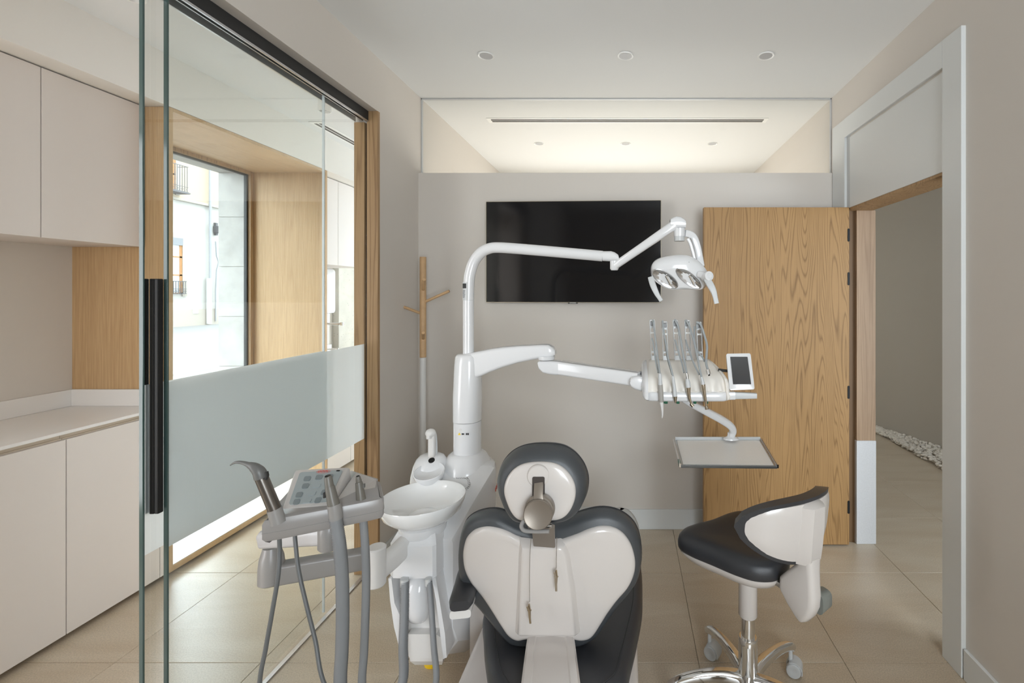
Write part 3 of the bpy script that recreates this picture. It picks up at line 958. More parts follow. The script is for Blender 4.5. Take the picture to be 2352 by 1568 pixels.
# ================================================================== DENTAL CHAIR
CH = thing('dental_chair', 'dental treatment chair with charcoal upholstery and ivory shell, seen from behind', 'dental chair', (-.22, 1.65, 0))
def Yb(py): return 1.30 + (py - 1168) / 312 * .05
def dome(mb, outer, c, levels, depth_fn):
    """rings scaled about c (pixels); levels = (scale, py-depth offset); depth_fn(px,py) gives Y"""
    pass
bc = (980, 980, 2.667)
cush = catmull2(crop(*bc, [(640, 590), (560, 560), (470, 515), (400, 503), (320, 518), (255, 558), (222, 620), (204, 720), (202, 820), (216, 915), (262, 1010), (330, 1085), (400, 1170), (460, 1245), (520, 1300), (600, 1318), (750, 1322), (900, 1318), (960, 1308), (1010, 1285), (1060, 1245), (1115, 1165), (1175, 1080), (1243, 1000), (1290, 930), (1311, 850), (1316, 760), (1302, 660), (1272, 590), (1222, 540), (1150, 505), (1060, 495), (960, 515), (880, 545), (785, 575), (710, 595)]), 4)
shl = catmull2(crop(*bc, [(640, 700), (560, 668), (500, 635), (440, 615), (370, 607), (300, 625), (250, 670), (228, 730), (222, 800), (235, 880), (275, 960), (340, 1040), (400, 1130), (450, 1210), (500, 1280), (555, 1310), (620, 1300), (750, 1295), (880, 1300), (950, 1310), (1010, 1290), (1060, 1220), (1110, 1140), (1170, 1060), (1230, 990), (1265, 920), (1278, 850), (1270, 780), (1245, 710), (1200, 650), (1140, 615), (1070, 607), (1000, 620), (930, 650), (860, 675), (790, 700), (715, 712)]), 4)
CC = (1243, 1330)
def wing(px):            # wings curve away from the camera
    return ((px - 1265) / 190) ** 2
def ringpx(pts, s, off, curve=.03):
    return [P(CC[0] + (x - CC[0]) * s, CC[1] + (y - CC[1]) * s, Yb(y) + off + curve * wing(CC[0] + (x - CC[0]) * s)) for x, y in pts]
def rings_w(pts, Yo, outs, curve=.03):
    """rings in world space: outline projected at Yb+Yo, then moved outward by k (metres) and back by d"""
    base = [P(x, y, Yb(y) + Yo + curve * wing(x)) for x, y in pts]
    xz = [(p.x, p.z) for p in base]
    res = []
    for k, d in outs:
        q = inset(xz, -k)
        res.append([V((a_, p.y + d, b2)) for (a_, b2), p in zip(q, base)])
    return res
mb = MB()
rg = rings_w(cush, .045, [(-.020, -.040), (-.008, -.030), (-.001, -.012), (0, 0), (-.001, .015), (-.008, .030), (-.020, .038)])
mb.loft(rg, True, False)
# front face closing (patient side), slightly hollow
last = rg[-1]
cx = sum((p.x for p in last)) / len(last); cz = sum((p.z for p in last)) / len(last)
rings2 = [last] + [[V((cx + (p.x - cx) * s, p.y - .012 * (1 - s), cz + (p.z - cz) * s)) for p in last] for s in (.8, .5, .2)]
mb.loft(rings2, False, 'fan')
bmesh.ops.remove_doubles(mb.b, verts=mb.b.verts, dist=.0002)
finish(mb, 'backrest_cushion', M['leather2'], CH, angle=60)
# stitching seam along the cushion's top edge
seam = rings_w(cush, .045, [(.0006, .008)])[0]
mb = MB(); mb.tube(seam + seam[:1], .0011, 5, False); finish(mb, 'seam', M['stitch'], CH)
mb = MB()
rg = rings_w(shl, .0, [(-.001, .012), (0, .002), (-.002, -.003), (-.007, -.008), (-.014, -.011)])
last = rg[-1]
cx = sum((p.x for p in last)) / len(last); cz = sum((p.z for p in last)) / len(last)
extra = []
for s in (.85, .7, .55, .4, .25, .1):
    ring = []
    for p in last:
        x_, z_ = cx + (p.x - cx) * s, cz + (p.z - cz) * s
        px, py = VX + x_ * FPX / 1.31, VY + (HC - z_) * FPX / 1.31
        ring.append(V((x_, Yb(py) + .03 * wing(px) - .011 - .003 * (1 - s), z_)))
    extra.append(ring)
mb.loft(rg + extra, True, 'fan')
finish(mb, 'backrest_shell', M['shell'], CH, angle=50)
# raised central panel
cpx = crop(*bc, [(580, 716), (610, 720), (640, 721), (790, 721), (812, 719), (842, 730), (866, 790), (895, 980), (922, 1262), (905, 1274), (580, 1274), (556, 1262), (568, 980), (574, 790)])
def Yc(y): return Yb(y) - .0155
cp = [P(x, y, Yc(y)) for x, y in cpx]
xz = [(p.x, p.z) for p in cp]
def cring(k, d): return [V((a_, p.y + d, b2)) for (a_, b2), p in zip(inset(xz, -k), cp)]
mb = MB(); mb.loft([cring(.010, .016), cring(.005, .004), cring(.001, -.002), cring(-.004, -.0095), cring(-.007, -.0115), cring(-.012, -.0125)], True, True)
finish(mb, 'spine_panel', M['shell'], CH, angle=40)
# hinge cover arm
mb = MB()
prof = [(P(1265, 1452, 1.350), .135), (P(1265, 1475, 1.322), .142), (P(1265, 1510, 1.25), .146), (P(1265, 1568, 1.145), .150)]
p3 = prof[-1][0]
prof += [(V((p3.x, 1.06, .515)), .152), (V((p3.x, 1.02, .45)), .152), (V((p3.x, 1.015, .32)), .150), (V((p3.x, 1.04, .22)), .146)]
path = [p for p, w in prof]
rings = []
for i, (p, w) in enumerate(prof):
    tg = (path[min(i + 1, len(path) - 1)] - path[max(i - 1, 0)]).normalized()
    sd = V((1, 0, 0)); nn = tg.cross(sd)   # outward
    h = .045
    sec = [(-w / 2, -h), (-w / 2, -.006), (-w / 2 + .006, 0), (-w / 2 + .024, .002), (-w / 2 + .028, -.001), (0, .004), (w / 2 - .028, -.001), (w / 2 - .024, .002), (w / 2 - .006, 0), (w / 2, -.006), (w / 2, -h)]
    sgn = 1
    rings.append([p + sd * a_ + nn * sgn * b2 for a_, b2 in sec])
mb.loft(rings, True, True)
finish(mb, 'hinge_cover', M['shell'], CH, angle=30)

# seat
SZ = .46
so = crop(*bc, [(352, 1100), (350, 1250), (362, 1400), (402, 1568)])
left = [F(x, y, SZ) for x, y in so]
so = crop(*bc, [(1318, 870), (1322, 1000), (1318, 1100), (1290, 1250), (1250, 1420), (1200, 1568)])
right = [F(x, y, SZ) for x, y in so]
pts = [(-.475, 1.95), (-.49, 1.75)] + [(p.x, p.y) for p in left] + [(-.29, 1.165), (-.20, 1.145), (-.10, 1.165)] + [(p.x, p.y) for p in reversed(right)] + [(.045, 1.9), (.01, 2.0), (-.2, 2.02), (-.44, 2.0)]
so = catmull2(pts, 5)
mb = MB()
lv = [(-.02, .385), (-.006, .392), (0, .415), (0, .435), (-.004, .452), (-.014, .462), (-.03, .466)]
rings = [[V((x, y, z)) for x, y in inset(so, -k)] for k, z in lv]
last = rings[-1]; cx = sum(p.x for p in last) / len(last); cy = sum(p.y for p in last) / len(last)
for s, dz in ((.85, -.006), (.6, -.014), (.3, -.018)):
    rings.append([V((cx + (p.x - cx) * s, cy + (p.y - cy) * s, p.z + dz)) for p in last])
mb.loft(rings, True, 'fan')
finish(mb, 'seat_cushion', M['leather'], CH, angle=60)
sm = [V((x, y, .4665)) for x, y in inset(so, .032)]
mb = MB(); mb.tube(sm + sm[:1], .0014, 5, False); finish(mb, 'seam', M['stitch'], CH)
mb = MB(); mb.loft([[V((x, y, z)) for x, y in inset(so, k)] for k, z in ((.05, .30), (.02, .34), (.012, .386))])
finish(mb, 'seat_pan', M['shell'], CH)
# leg rest with light cover
lg_ = catmull2([(-.46, 1.96), (-.2, 1.95), (.03, 1.95), (.052, 2.0), (.04, 2.10), (.0, 2.18), (-.08, 2.20), (-.35, 2.20), (-.43, 2.17), (-.47, 2.06)], 4)
mb = MB(); mb.loft([[V((x, y, z)) for x, y in inset(lg_, k)] for k, z in ((.02, .38), (0, .40), (0, .475), (.006, .488), (.02, .493), (.12, .49))])
finish(mb, 'leg_rest', M['lgrey'], CH, angle=50)
# base
mb = MB(); mb.box(-.535, .035, 1.22, 2.05, .02, .30, .02, 3); finish(mb, 'base_housing', M['shell'], CH)
mb = MB(); mb.box(.028, .040, 1.26, 1.30, .06, .27, .003, 1); mb.box(.028, .040, 1.33, 1.37, .06, .27, .003, 1); mb.box(.028, .040, 1.40, 1.44, .06, .27, .003, 1)
finish(mb, 'side_ribs', M['white2'], CH)
mb = MB(); mb.box(-.50, .0, 1.10, 2.3, 0, .025, .006, 2); finish(mb, 'foot_plate', M['white2'], CH)
mb = MB(); mb.box(-.40, -.04, 1.35, 1.95, .29, .345, .01, 2); finish(mb, 'lift_column', M['white2'], CH)
# armrest
ap = [F(1056, 1392, .635), F(1071, 1345, .635), F(1087, 1300, .635), V((-.478, 1.65, .635)), V((-.47, 1.72, .635))]
mb = MB(); mb.sweep(catmull(ap, 4), [(x, y) for x, y in rrect(.068, .034, .015, 3)], scale=[.80] + [1 + .1 * math.sin(k / 16 * PI) for k in range(16)])
finish(mb, 'armrest_pad', M['leather'], CH)
mb = MB(); mb.sweep([p + V((0, .004, -.026)) for p in catmull(ap, 4)], rrect(.058, .024, .008, 3)); finish(mb, 'armrest_tray', M['white2'], CH)
mb = MB(); mb.sweep([(-.478, 1.70, .612), (-.475, 1.72, .55), (-.46, 1.72, .42), (-.42, 1.70, .34)], rrect(.05, .035, .012, 3), up=(0, 1, 0)); finish(mb, 'armrest_support', M['white2'], CH)

# headrest
YH = 1.22
hs = catmull2(crop(*bc, [(560, 562), (520, 520), (492, 460), (476, 400), (480, 345), (505, 290), (550, 245), (610, 220), (695, 212), (780, 220), (840, 250), (885, 300), (908, 350), (914, 400), (905, 455), (880, 510), (845, 548), (800, 566), (740, 570), (620, 570)]), 5)
hb_ = [P(x, y, YH) for x, y in hs]
hx = [(p.x, p.z) for p in hb_]
hc = (sum(a_ for a_, _ in hx) / len(hx), sum(b2 for _, b2 in hx) / len(hx))
def hring(s, dy, dz=0): return [V((hc[0] + (a_ - hc[0]) * s, YH + dy, hc[1] + (b2 - hc[1]) * s + dz)) for a_, b2 in hx]
mb = MB()
mb.loft([hring(.93, .0), hring(1.0, .001), hring(1.10, .004), hring(1.20, .014), hring(1.28, .030, .002), hring(1.315, .050, .004), hring(1.30, .072, .004), hring(1.22, .092, .004), hring(1.08, .105, .004), hring(.8, .106, .004), hring(.4, .100, .004)], True, 'fan')
finish(mb, 'headrest_cushion', M['leather2'], CH, angle=60)
mb = MB(); sr = hring(1.317, .060, .004); mb.tube(sr + sr[:1], .001, 5, False); finish(mb, 'seam', M['stitch'], CH)
mb = MB(); mb.loft([hring(.98, .01), hring(1.0, .0), hring(.99, -.005), hring(.95, -.009), hring(.85, -.012), hring(.6, -.015), hring(.3, -.016)], True, 'fan')
finish(mb, 'headrest_shell', M['shell'], CH, angle=50)
qn = V((0, -1, 0))
def PZ(cx_, cy_, Y): x, y = crop(*bc, [(cx_, cy_)])[0]; return P(x, y, Y)
mb = MB(); pc = PZ(683, 300, YH - .014); mb.lathe([(.030, -.003), (.029, .003), (.026, .006), (.015, .007)], pc, (0, -1, 0)); finish(mb, 'shell_boss', M['shell'], CH)
mb = MB(); mb.prism(rrect(.032, .058, .004), PZ(684, 375, YH - .0235), (1, 0, 0), (0, 0, 1), (0, 1, 0), .006); finish(mb, 'slot', M['gap'], CH)
mb = MB()
q0, q1 = PZ(687, 345, YH - .022), PZ(689, 460, YH - .045)
mb.sweep([q0, (q0 + q1) / 2 + V((0, -.008, 0)), q1], rrect(.024, .008, .002, 2), up=(0, -1, 0)); finish(mb, 'slide_bar', M['bronze'], CH)
kc = PZ(687, 528, YH - .045)
kd = V((0, -1, .12)).normalized()
mb = MB(); mb.lathe([(.036, -.022), (.0385, -.018), (.0385, 0), (.036, .003)], kc + V((.001, 0, .006)), kd, 40); finish(mb, 'knob_collar', M['bronze'], CH)
mb = MB(); mb.lathe([(.036, .0), (.0375, .004), (.0375, .012), (.0355, .0145), (.034, .0135), (.0, .0135)], kc, kd, 40, cap1=False); finish(mb, 'tilt_knob', M['bronze'], CH)
mb = MB(); b0 = PZ(713, 600, YH - .022); b1 = PZ(713, 712, YH + .055)
b1 = V((b1.x, Yb(1247) - .02, HC - (1247 - VY) * (Yb(1247) - .02) / FPX))
mb.sweep([b0, (b0 + b1) / 2, b1 + V((0, .004, -.01))], rrect(.062, .010, .003, 2), up=(0, -1, 0)); finish(mb, 'mounting_bracket', M['bronze'], CH)
mb = MB(); mb.tube([PZ(622, 605, YH - .035), PZ(768, 605, YH - .035)], .0055, 12); mb.box(*[v for ab in zip(PZ(640, 645, YH - .045), PZ(752, 632, YH - .03)) for v in sorted(ab)]); finish(mb, 'clamp', M['steel'], CH)
lp = [PZ(620, 560, YH - .035), PZ(592, 580, YH - .04), PZ(580, 610, YH - .045), PZ(600, 635, YH - .045), PZ(660, 640, YH - .045), PZ(750, 640, YH - .045)]
mb = MB(); mb.tube(catmull(lp, 5), .0052, 10); finish(mb, 'release_lever', M['grey_pl'], CH)

# bib chain: two bead strands with clips
bch = thing('bib_chain', 'bead chain with two alligator clips hanging behind the chair back', 'bib chain', tuple(PZ(713, 690, 1.27)))
def strand(pts):
    mb = MB(); path = catmull(pts, 10); L = [0]
    for a_, b2 in zip(path[:-1], path[1:]): L.append(L[-1] + (b2 - a_).length)
    s_ = 0; i = 0
    while s_ < L[-1]:
        while L[i + 1] < s_: i += 1
        f_ = (s_ - L[i]) / max(1e-9, L[i + 1] - L[i]); p = path[i].lerp(path[i + 1], f_)
        rr = bmesh.ops.create_icosphere(mb.b, subdivisions=1, radius=.0014)
        for v in rr['verts']: v.co += p
        s_ += .0033
    mb.tube(path, .0005, 4)
    finish(mb, 'ball_chain', M['steel'], bch)
def clip(top, bot):
    d_ = (bot - top); L_ = d_.length
    w = V((1, 0, 0))
    mb = MB()
    mb.sweep([top, top + d_ * .3, top + d_ * .6, bot], rrect(.007, .004, .001, 1), up=(0, -1, 0), scale=[.6, 1.2, 1.0, .5])
    mb.tube([top + d_ * .32 - w * .006, top + d_ * .32 + w * .006], .002, 8)
    mb.sweep([top + d_ * .05 + V((-.004, -.006, 0)), top + d_ * .35 + V((0, -.004, 0)), bot + V((.001, -.002, 0))], rrect(.006, .002, .0008, 1), up=(0, -1, 0))
    finish(mb, 'alligator_clip', M['gold'], bch, smooth=False)
sy = 1.262
strand([PZ(638, 690, 1.25), PZ(634, 760, sy), PZ(630, 900, sy + .01), PZ(631, 1070, sy + .02)])
strand([PZ(797, 680, 1.25), PZ(796, 740, sy), PZ(794, 870, sy + .01)])
clip(PZ(627, 1085, sy + .02), PZ(634, 1200, sy + .022)); clip(PZ(794, 876, sy + .01), PZ(792, 1003, sy + .016))

# ================================================================== DENTAL UNIT
UX, UY = -.703, 2.0
UN = thing('dental_unit', 'glossy white dental unit with column, cup filler and side housing left of the chair', 'dental unit', (-.72, 1.9, 0))
def zat(py, Y): return HC - (py - VY) * Y / FPX
# main housing: loft along Y
secs = [(2.14, -.80, -.635, .06, .72), (2.07, -.83, -.605, .05, .770), (1.985, -.84, -.572, .05, .788), (1.94, -.84, -.562, .05, .780), (1.80, -.84, -.602, .10, .70), (1.70, -.835, -.632, .17, .635), (1.675, -.825, -.642, .24, .615)]
rings = []
for y, xa, xb, za, zb in secs:
    c_ = .018
    rings.append([V((xa, y, za)), V((xb - .04, y, za)), V((xb, y, za + .05)), V((xb, y, zb - c_)), V((xb - c_ * .3, y, zb - c_ * .3)), V((xb - c_, y, zb)), V((xa + c_, y, zb)), V((xa, y, zb - c_))])
mb = MB(); mb.loft(rings); finish(mb, 'housing', M['white'], UN, angle=25)
mb = MB(); mb.box(-.80, -.57, 1.95, 2.14, 0, .06, .006, 2); finish(mb, 'floor_plinth', M['white2'], UN)
mb = MB(); mb.box(-.60, -.50, 1.72, 2.02, .12, .36, .012, 2); finish(mb, 'chair_link', M['shell'], UN)
# column
z0, z1, z2, z3 = zat(1062, UY), zat(1038, UY), zat(965, UY), zat(812, UY)
mb = MB(); mb.lathe([(.118, z0 - .05), (.108, z0 - .012), (.080, z1 - .008), (.066, z1 + .002), (.061, z1 + .004)], (UX, UY, 0), n=40); finish(mb, 'column_collar', M['white'], UN)
mb = MB(); mb.lathe([(.0585, z1 - .01), (.0585, z2 - .001)], (UX, UY, 0), n=40); finish(mb, 'lower_column', M['white'], UN)
mb = MB(); mb.loft([[V((UX + dx + x, UY + y, z)) for x, y in rrect(w, w2, .05, 6)] for z, w, w2, dx in ((z2 + .001, .116, .116, 0), (z2 + .10, .118, .118, .001), (z3 - .05, .112, .112, .003), (z3 - .012, .108, .106, .004), (z3 - .003, .098, .096, .004), (z3, .085, .085, .004))])
finish(mb, 'upper_column', M['white'], UN, angle=50)
mb = MB(); mb.tube([(UX - .01, UY - .0582, z2 - .025), (UX - .01, UY - .0595, z2 - .025)], .006, 14); finish(mb, 'cover_plug', M['white2'], UN)
# warning sticker on the lower column
zw = zat(987, UY)
mb = MB()
for x, w, h in ((-.004, .006, .007), (.002, .005, .006), (.014, .006, .008), (.021, .006, .008)):
    mb.box(UX + x, UX + x + w, UY - .0592, UY - .0585, zw - h / 2, zw + h / 2)
o = finish(mb, 'printed_characters', M['ink'], UN, smooth=False)
mb = MB(); c_ = V((UX - .014, UY - .0592, zw)); mb.loft([[c_ + V((-.006, d_, -.004)), c_ + V((.006, d_, -.004)), c_ + V((0, d_, .006))] for d_ in (0, .0012)]); finish(mb, 'warning_triangle', M['yellow'], UN, smooth=False)
# fixed arm
ar = [(1068, 811, 872), (1090, 808, 868), (1110, 804, 861), (1130, 800, 852), (1160, 795.5, 841), (1190, 793, 832), (1220, 791.5, 825.5), (1248, 790, 820), (1262, 790.5, 819.5), (1271, 796, 818), (1276, 803, 814)]
rings = []
for i, (x, a_, b2) in enumerate(ar):
    Yq = UY - .0 - .03 * i / len(ar)
    p, q = P(x, a_, Yq), P(x, b2, Yq)
    c_ = (p + q) / 2; h = (p - q).length
    dw = .074 if i < 9 else (.06 if i == 9 else .045)
    rings.append([V((c_.x, c_.y + u, c_.z + v)) for u, v in rrect(dw, h, .016, 4)])
mb = MB(); mb.loft(rings); finish(mb, 'fixed_arm', M['white'], UN, angle=40)
# cup filler tower
TX, TY = -.842, 1.95
mb = MB()
rings = []
for z, rx, ry, dy in ((.50, .088, .075, .0), (.68, .086, .073, .0), (.74, .080, .068, .0), (.78, .072, .060, .004), (.805, .062, .050, .010), (.818, .050, .038, .016), (.824, .034, .024, .020)):
    rings.append([V((TX - .002 + x, TY + dy + y, z)) for x, y in circ(rx, 32, ry)])
mb.loft(rings); finish(mb, 'cup_filler_tower', M['white'], UN)
dc = P(986, 1084, 1.875)
dax = V((0, -.28, 1)).normalized()
mb = MB(); mb.lathe([(.03, -.03), (.054, -.024), (.060, -.006), (.0605, .004), (.058, .006), (.055, .002), (.048, -.008), (.02, -.012), (0, -.012)], dc, dax, 36, cap1=False); finish(mb, 'cup_dish', M['white'], UN, angle=50)
mb = MB(); mb.lathe([(.0, .0005), (.0125, 0), (.0125, -.004)], P(991, 1056, 1.885), V((0, -.6, 1)), 20, cap0=False); finish(mb, 'sensor_window', M['black'], UN)
s0 = P(992, 1043, 1.945)
mb = MB(); mb.sweep([s0 - V((0, 0, .012)), P(992, 1020, 1.945), P(992, 998, 1.945)], rrect(.027, .024, .006, 3), up=(0, 1, 0)); finish(mb, 'spout_post', M['white2'], UN)
mb = MB(); hp = P(989, 994, 1.94); mb.ball(hp, .0215, 20, (1, 1, .85)); mb.tube([P(985, 997, 1.93), P(985, 1007, 1.93)], .0105, 16); finish(mb, 'spout_head', M['white2'], UN)
mb = MB(); mb.tube(catmull([P(996, 990, 1.96), P(1000, 997, 1.965), P(1002, 1020, 1.965), P(1002, 1043, 1.965)], 5), .005, 10); finish(mb, 'feed_tube', M['lgrey'], UN)
# bowl
BX, BY, BZ = -.763, 1.70, .757
bp_ = [(.030, -.085), (.070, -.084), (.108, -.072), (.137, -.045), (.149, -.014), (.1505, -.002), (.1495, .002), (.1455, .001), (.138, -.016), (.120, -.042), (.092, -.062), (.06, -.072), (.02, -.076), (.0, -.076)]
mb = MB(); mb.lathe(bp_, (BX, BY, BZ), n=64, cap1=False); bw = finish(mb, 'spittoon_bowl', M['ceramic'], UN, angle=60)
mb = MB(); mb.lathe([(.054, -.072), (.056, -.066), (.05, -.062), (.03, -.0585), (0, -.058)], (BX, BY, BZ), n=40, cap1=False); finish(mb, 'strainer_disc', M['ceramic'], bw, angle=60)
mb = MB(); mb.lathe([(.078, -.125), (.082, -.118), (.084, -.092), (.076, -.086)], (BX, BY, BZ), n=40); finish(mb, 'bowl_collar', M['white'], UN)
# shroud under the bowl
sh = []
ya, yb2 = 1.615, 1.86
for z, xa, xb, yf, yk in ((.655, -.835, -.70, 1.645, 1.86), (.635, -.845, -.69, 1.63, 1.87), (zat(1254, 1.615), -.851, -.682, 1.615, 1.88), (zat(1326, 1.615), -.850, -.680, 1.612, 1.86)):
    c_ = .02
    sh.append([V((xa, yf + c_, z)), V((xa + c_, yf, z)), V(((xa + xb) / 2, yf - .004, z)), V((xb - c_ * .5, yf, z)), V((xb, yf + c_ * .5, z)), V((xb + .02, yk, z)), V((xa, yk, z))])
mb = MB(); mb.loft(sh); finish(mb, 'shroud', M['white'], UN, angle=30)
# lower drain body
zb_ = zat(1326, 1.615)
mb = MB()
lf = [(zb_ + .01, -.846, -.69, 1.66, 1.9), (.42, -.838, -.672, 1.675, 1.92), (.28, -.815, -.665, 1.66, 1.92), (.18, -.79, -.672, 1.655, 1.9), (.155, -.78, -.68, 1.67, 1.88)]
mb.loft([[V((xa, yf, z)), V((xb, yf, z)), V((xb, yk, z)), V((xa, yk, z))] for z, xa, xb, yf, yk in lf]); finish(mb, 'drain_body', M['white2'], UN, angle=25)
# side fins framing the recess
for pts_ in ([(892, 1328), (899, 1328), (906, 1385), (918, 1412), (920, 1500), (905, 1440), (896, 1380)], [(990, 1328), (1001, 1326), (1022, 1455), (1026, 1510), (1018, 1512), (1002, 1385), (996, 1350)]):
    mb = MB(); r0 = [P(x, y, 1.612) for x, y in pts_]; mb.loft([r0, [p + V((0, .09, 0)) for p in r0]]); finish(mb, 'side_fin', M['white'], UN, smooth=False)
tg = catmull2([(938, 1330), (975, 1330), (985, 1380), (980, 1420), (962, 1432), (940, 1422), (934, 1380)], 4)
mb = MB(); r0 = [P(x, y, 1.66) for x, y in tg]; cc = sum(r0, V()) / len(r0)
mb.loft([[cc + (p - cc) * s + V((0, d_, 0)) for p in r0] for s, d_ in ((1.05, .02), (1.0, 0), (.85, -.018), (.55, -.030), (.25, -.034))], False, 'fan'); finish(mb, 'tongue_panel', M['white'], UN, angle=60)
fb = [(937, 1456), (1002, 1456), (1012, 1463), (1023, 1505), (1020, 1513), (1008, 1511), (955, 1511), (946, 1514), (936, 1505)]
mb = MB(); r0 = [P(x, y, 1.63) for x, y in fb]; mb.loft([[p + V((0, .08, 0)) for p in r0], r0]); finish(mb, 'lower_cover', M['white2'], UN, smooth=False)
mb = MB(); fy = F(995, 1514, .012); mb.lathe([(.034, 0), (.034, .008), (.028, .012)], (fy.x, fy.y, 0), n=24); o = finish(mb, 'rubber_foot', M['yelp'], UN); o['label'] = 'yellow round foot under the unit'
# printed dial on the sloping top
pl0 = V((-.60, 1.80, .722)); pn = V((0, -.085, .18)).normalized(); pn = V((0, -.43, .9)).normalized()
dcx, dcy = 1066, 1112
def dialpt(px, py): return onplane(px, py, pl0 + pn * .003, pn)
mb = MB()
for r_, a0_, a1_ in ((16, -80, 60), (12, -20, 90), (19, -60, -10)):
    pp_ = [dialpt(dcx + r_ * math.cos(math.radians(a_)) * .8, dcy - r_ * 1.1 * math.sin(math.radians(a_)) * .8 - 4) for a_ in range(a0_, a1_ + 1, 10)]
    mb.tube(pp_, .0006, 5)
for x in range(1048, 1074, 4):
    mb.tube([dialpt(x, 1097 + random.uniform(-1, 1)), dialpt(x + 2.4, 1099)], .0009, 4)
for k in range(5):
    mb.tube([dialpt(1070 + k * 2, 1124 - k * 4), dialpt(1073 + k * 2, 1125 - k * 4)], .0007, 4)
finish(mb, 'printed_dial', M['ink'], UN, smooth=False)
mb = MB()
for k in range(3): mb.box(-.552, -.5495, 1.90 + k * .012, 1.907 + k * .012, .69 + k * .004, .705 + k * .004)
finish(mb, 'printed_emblem', M['red'], UN, smooth=False)

# ================================================================== OPERATING LAMP
OL = thing('operating_lamp', 'white dental operating lamp on curved pole with two reflectors and side grips', 'operating lamp', (UX, UY, z3))
po = [(1076, 812, 2.0), (1076, 760, 2.0), (1076, 691, 2.0), (1077, 649, 2.0), (1080.5, 624, 2.0), (1089, 600, 2.0), (1105, 580, 2.0), (1124, 570.5, 2.0), (1147, 568.5, 2.0), (1200, 572, 2.0), (1300, 580.5, 2.0), (1384, 588, 2.0)]
mb = MB(); pa = catmull([P(*p) for p in po], 5); mb.tube(pa, .0235, 24); finish(mb, 'curved_pole', M['white'], OL)
for p_ in [(P(1076, 689, 2.0), V((0, 0, 1)))]:
    mb = MB(); mb.lathe([(.0239, -.001), (.0239, .001)], p_[0], p_[1]); finish(mb, 'pole_joint', M['lgrey'], OL)
# rating plate sticker
mb = MB()
def sticker(mb, x0, x1, za, zb_, r):
    R0 = []
    for z in (za, zb_):
        R0.append([V((P(1076, 690, 2).x + r * math.sin(a_), 2.0 - r * math.cos(a_), z)) for a_ in [x0 + (x1 - x0) * k / 8 for k in range(9)]])
    mb.loft(R0, False, False, closed=False)
zs0, zs1 = zat(689, 2.0), zat(648, 2.0)
sticker(mb, -1.2, .25, zs0, zs1, .0242); stk = finish(mb, 'rating_plate', M['lgrey'], OL)
mb = MB(); sticker(mb, -1.0, -.05, zat(662, 2.0), zat(651, 2.0), .0245)
for k in range(6): sticker(mb, -.9, -.25 - .05 * (k % 3), zat(668 + k * 3, 2.0), zat(667 + k * 3, 2.0), .0245)
finish(mb, 'printed_lines', M['ink'], OL, smooth=False)
# elbow
el = [(1384, 577, 599), (1404, 577, 600), (1412, 579.5, 600), (1420, 585, 600), (1421.5, 590, 599)]
mb = MB(); mb.loft([[P(x, (a_ + b2) / 2, 2.0) + V((0, u, v)) for u, v in rrect(.048, (b2 - a_) * 2 / FPX, .016, 4)] for x, a_, b2 in el]); finish(mb, 'elbow_block', M['white'], OL, angle=50)
mb = MB(); c_ = P(1411, 599, 2.0); e_ = P(1411, 619, 2.0); mb.lathe([(.0, -.004), (.014, -.003), (.019, .004), (.0192, (c_ - e_).length)], e_, (0, 0, 1), 24); finish(mb, 'elbow_pivot', M['white'], OL)
# spring arm
a0_, a1_ = P(1413, 610, 2.0), P(1550, 516, 1.92)
dr_ = (a1_ - a0_).normalized()
mb = MB(); mb.sweep([a0_ - dr_ * .012, a0_, a0_.lerp(a1_, .5), a1_, a1_ + dr_ * .008], rrect(.036, .042, .013, 4), up=(0, -1, 0), scale=[.7, .92, 1.0, 1.12, .95]); finish(mb, 'spring_arm', M['white'], OL, angle=50)
YL = 1.92
tb = [(1539, 504, 522), (1546, 500, 523.5), (1553, 497.5, 524), (1562, 498.5, 524), (1569, 502, 524), (1574, 507, 524)]
mb = MB(); mb.loft([[P(x, (a_ + b2) / 2, YL) + V((0, u, v)) for u, v in rrect(.046, (b2 - a_) * YL / FPX, .014, 4)] for x, a_, b2 in tb]); finish(mb, 'swivel_cap', M['white'], OL, angle=50)
c_ = P(1560.5, 543, YL)
mb = MB(); mb.lathe([(.0232, 0), (.0235, .002), (.0240, .034)], c_, (0, 0, 1), 28); finish(mb, 'swivel_barrel', M['white'], OL)
mb = MB(); mb.lathe([(.020, -.020), (.0225, -.0195), (.0225, 0)], c_, (0, 0, 1), 28); finish(mb, 'swivel_knob', M['lgrey'], OL)
yk = catmull([P(1573, 536, YL), P(1583, 538, YL + .005), P(1593, 545, YL + .01), P(1601, 566, YL + .015), P(1606, 590, YL + .015), P(1610, 612, YL + .01)], 5)
mb = MB(); mb.sweep(yk, rrect(.030, .024, .006, 3), up=(0, -1, 0)); finish(mb, 'yoke', M['white'], OL, angle=50)
yk2 = catmull([P(1580, 548, YL - .012), P(1586, 560, YL - .012), P(1592, 580, YL - .01), P(1596, 600, YL - .01)], 5)
mb = MB(); mb.sweep(yk2, rrect(.014, .012, .004, 3), up=(0, -1, 0)); finish(mb, 'yoke_brace', M['white'], OL, angle=50)
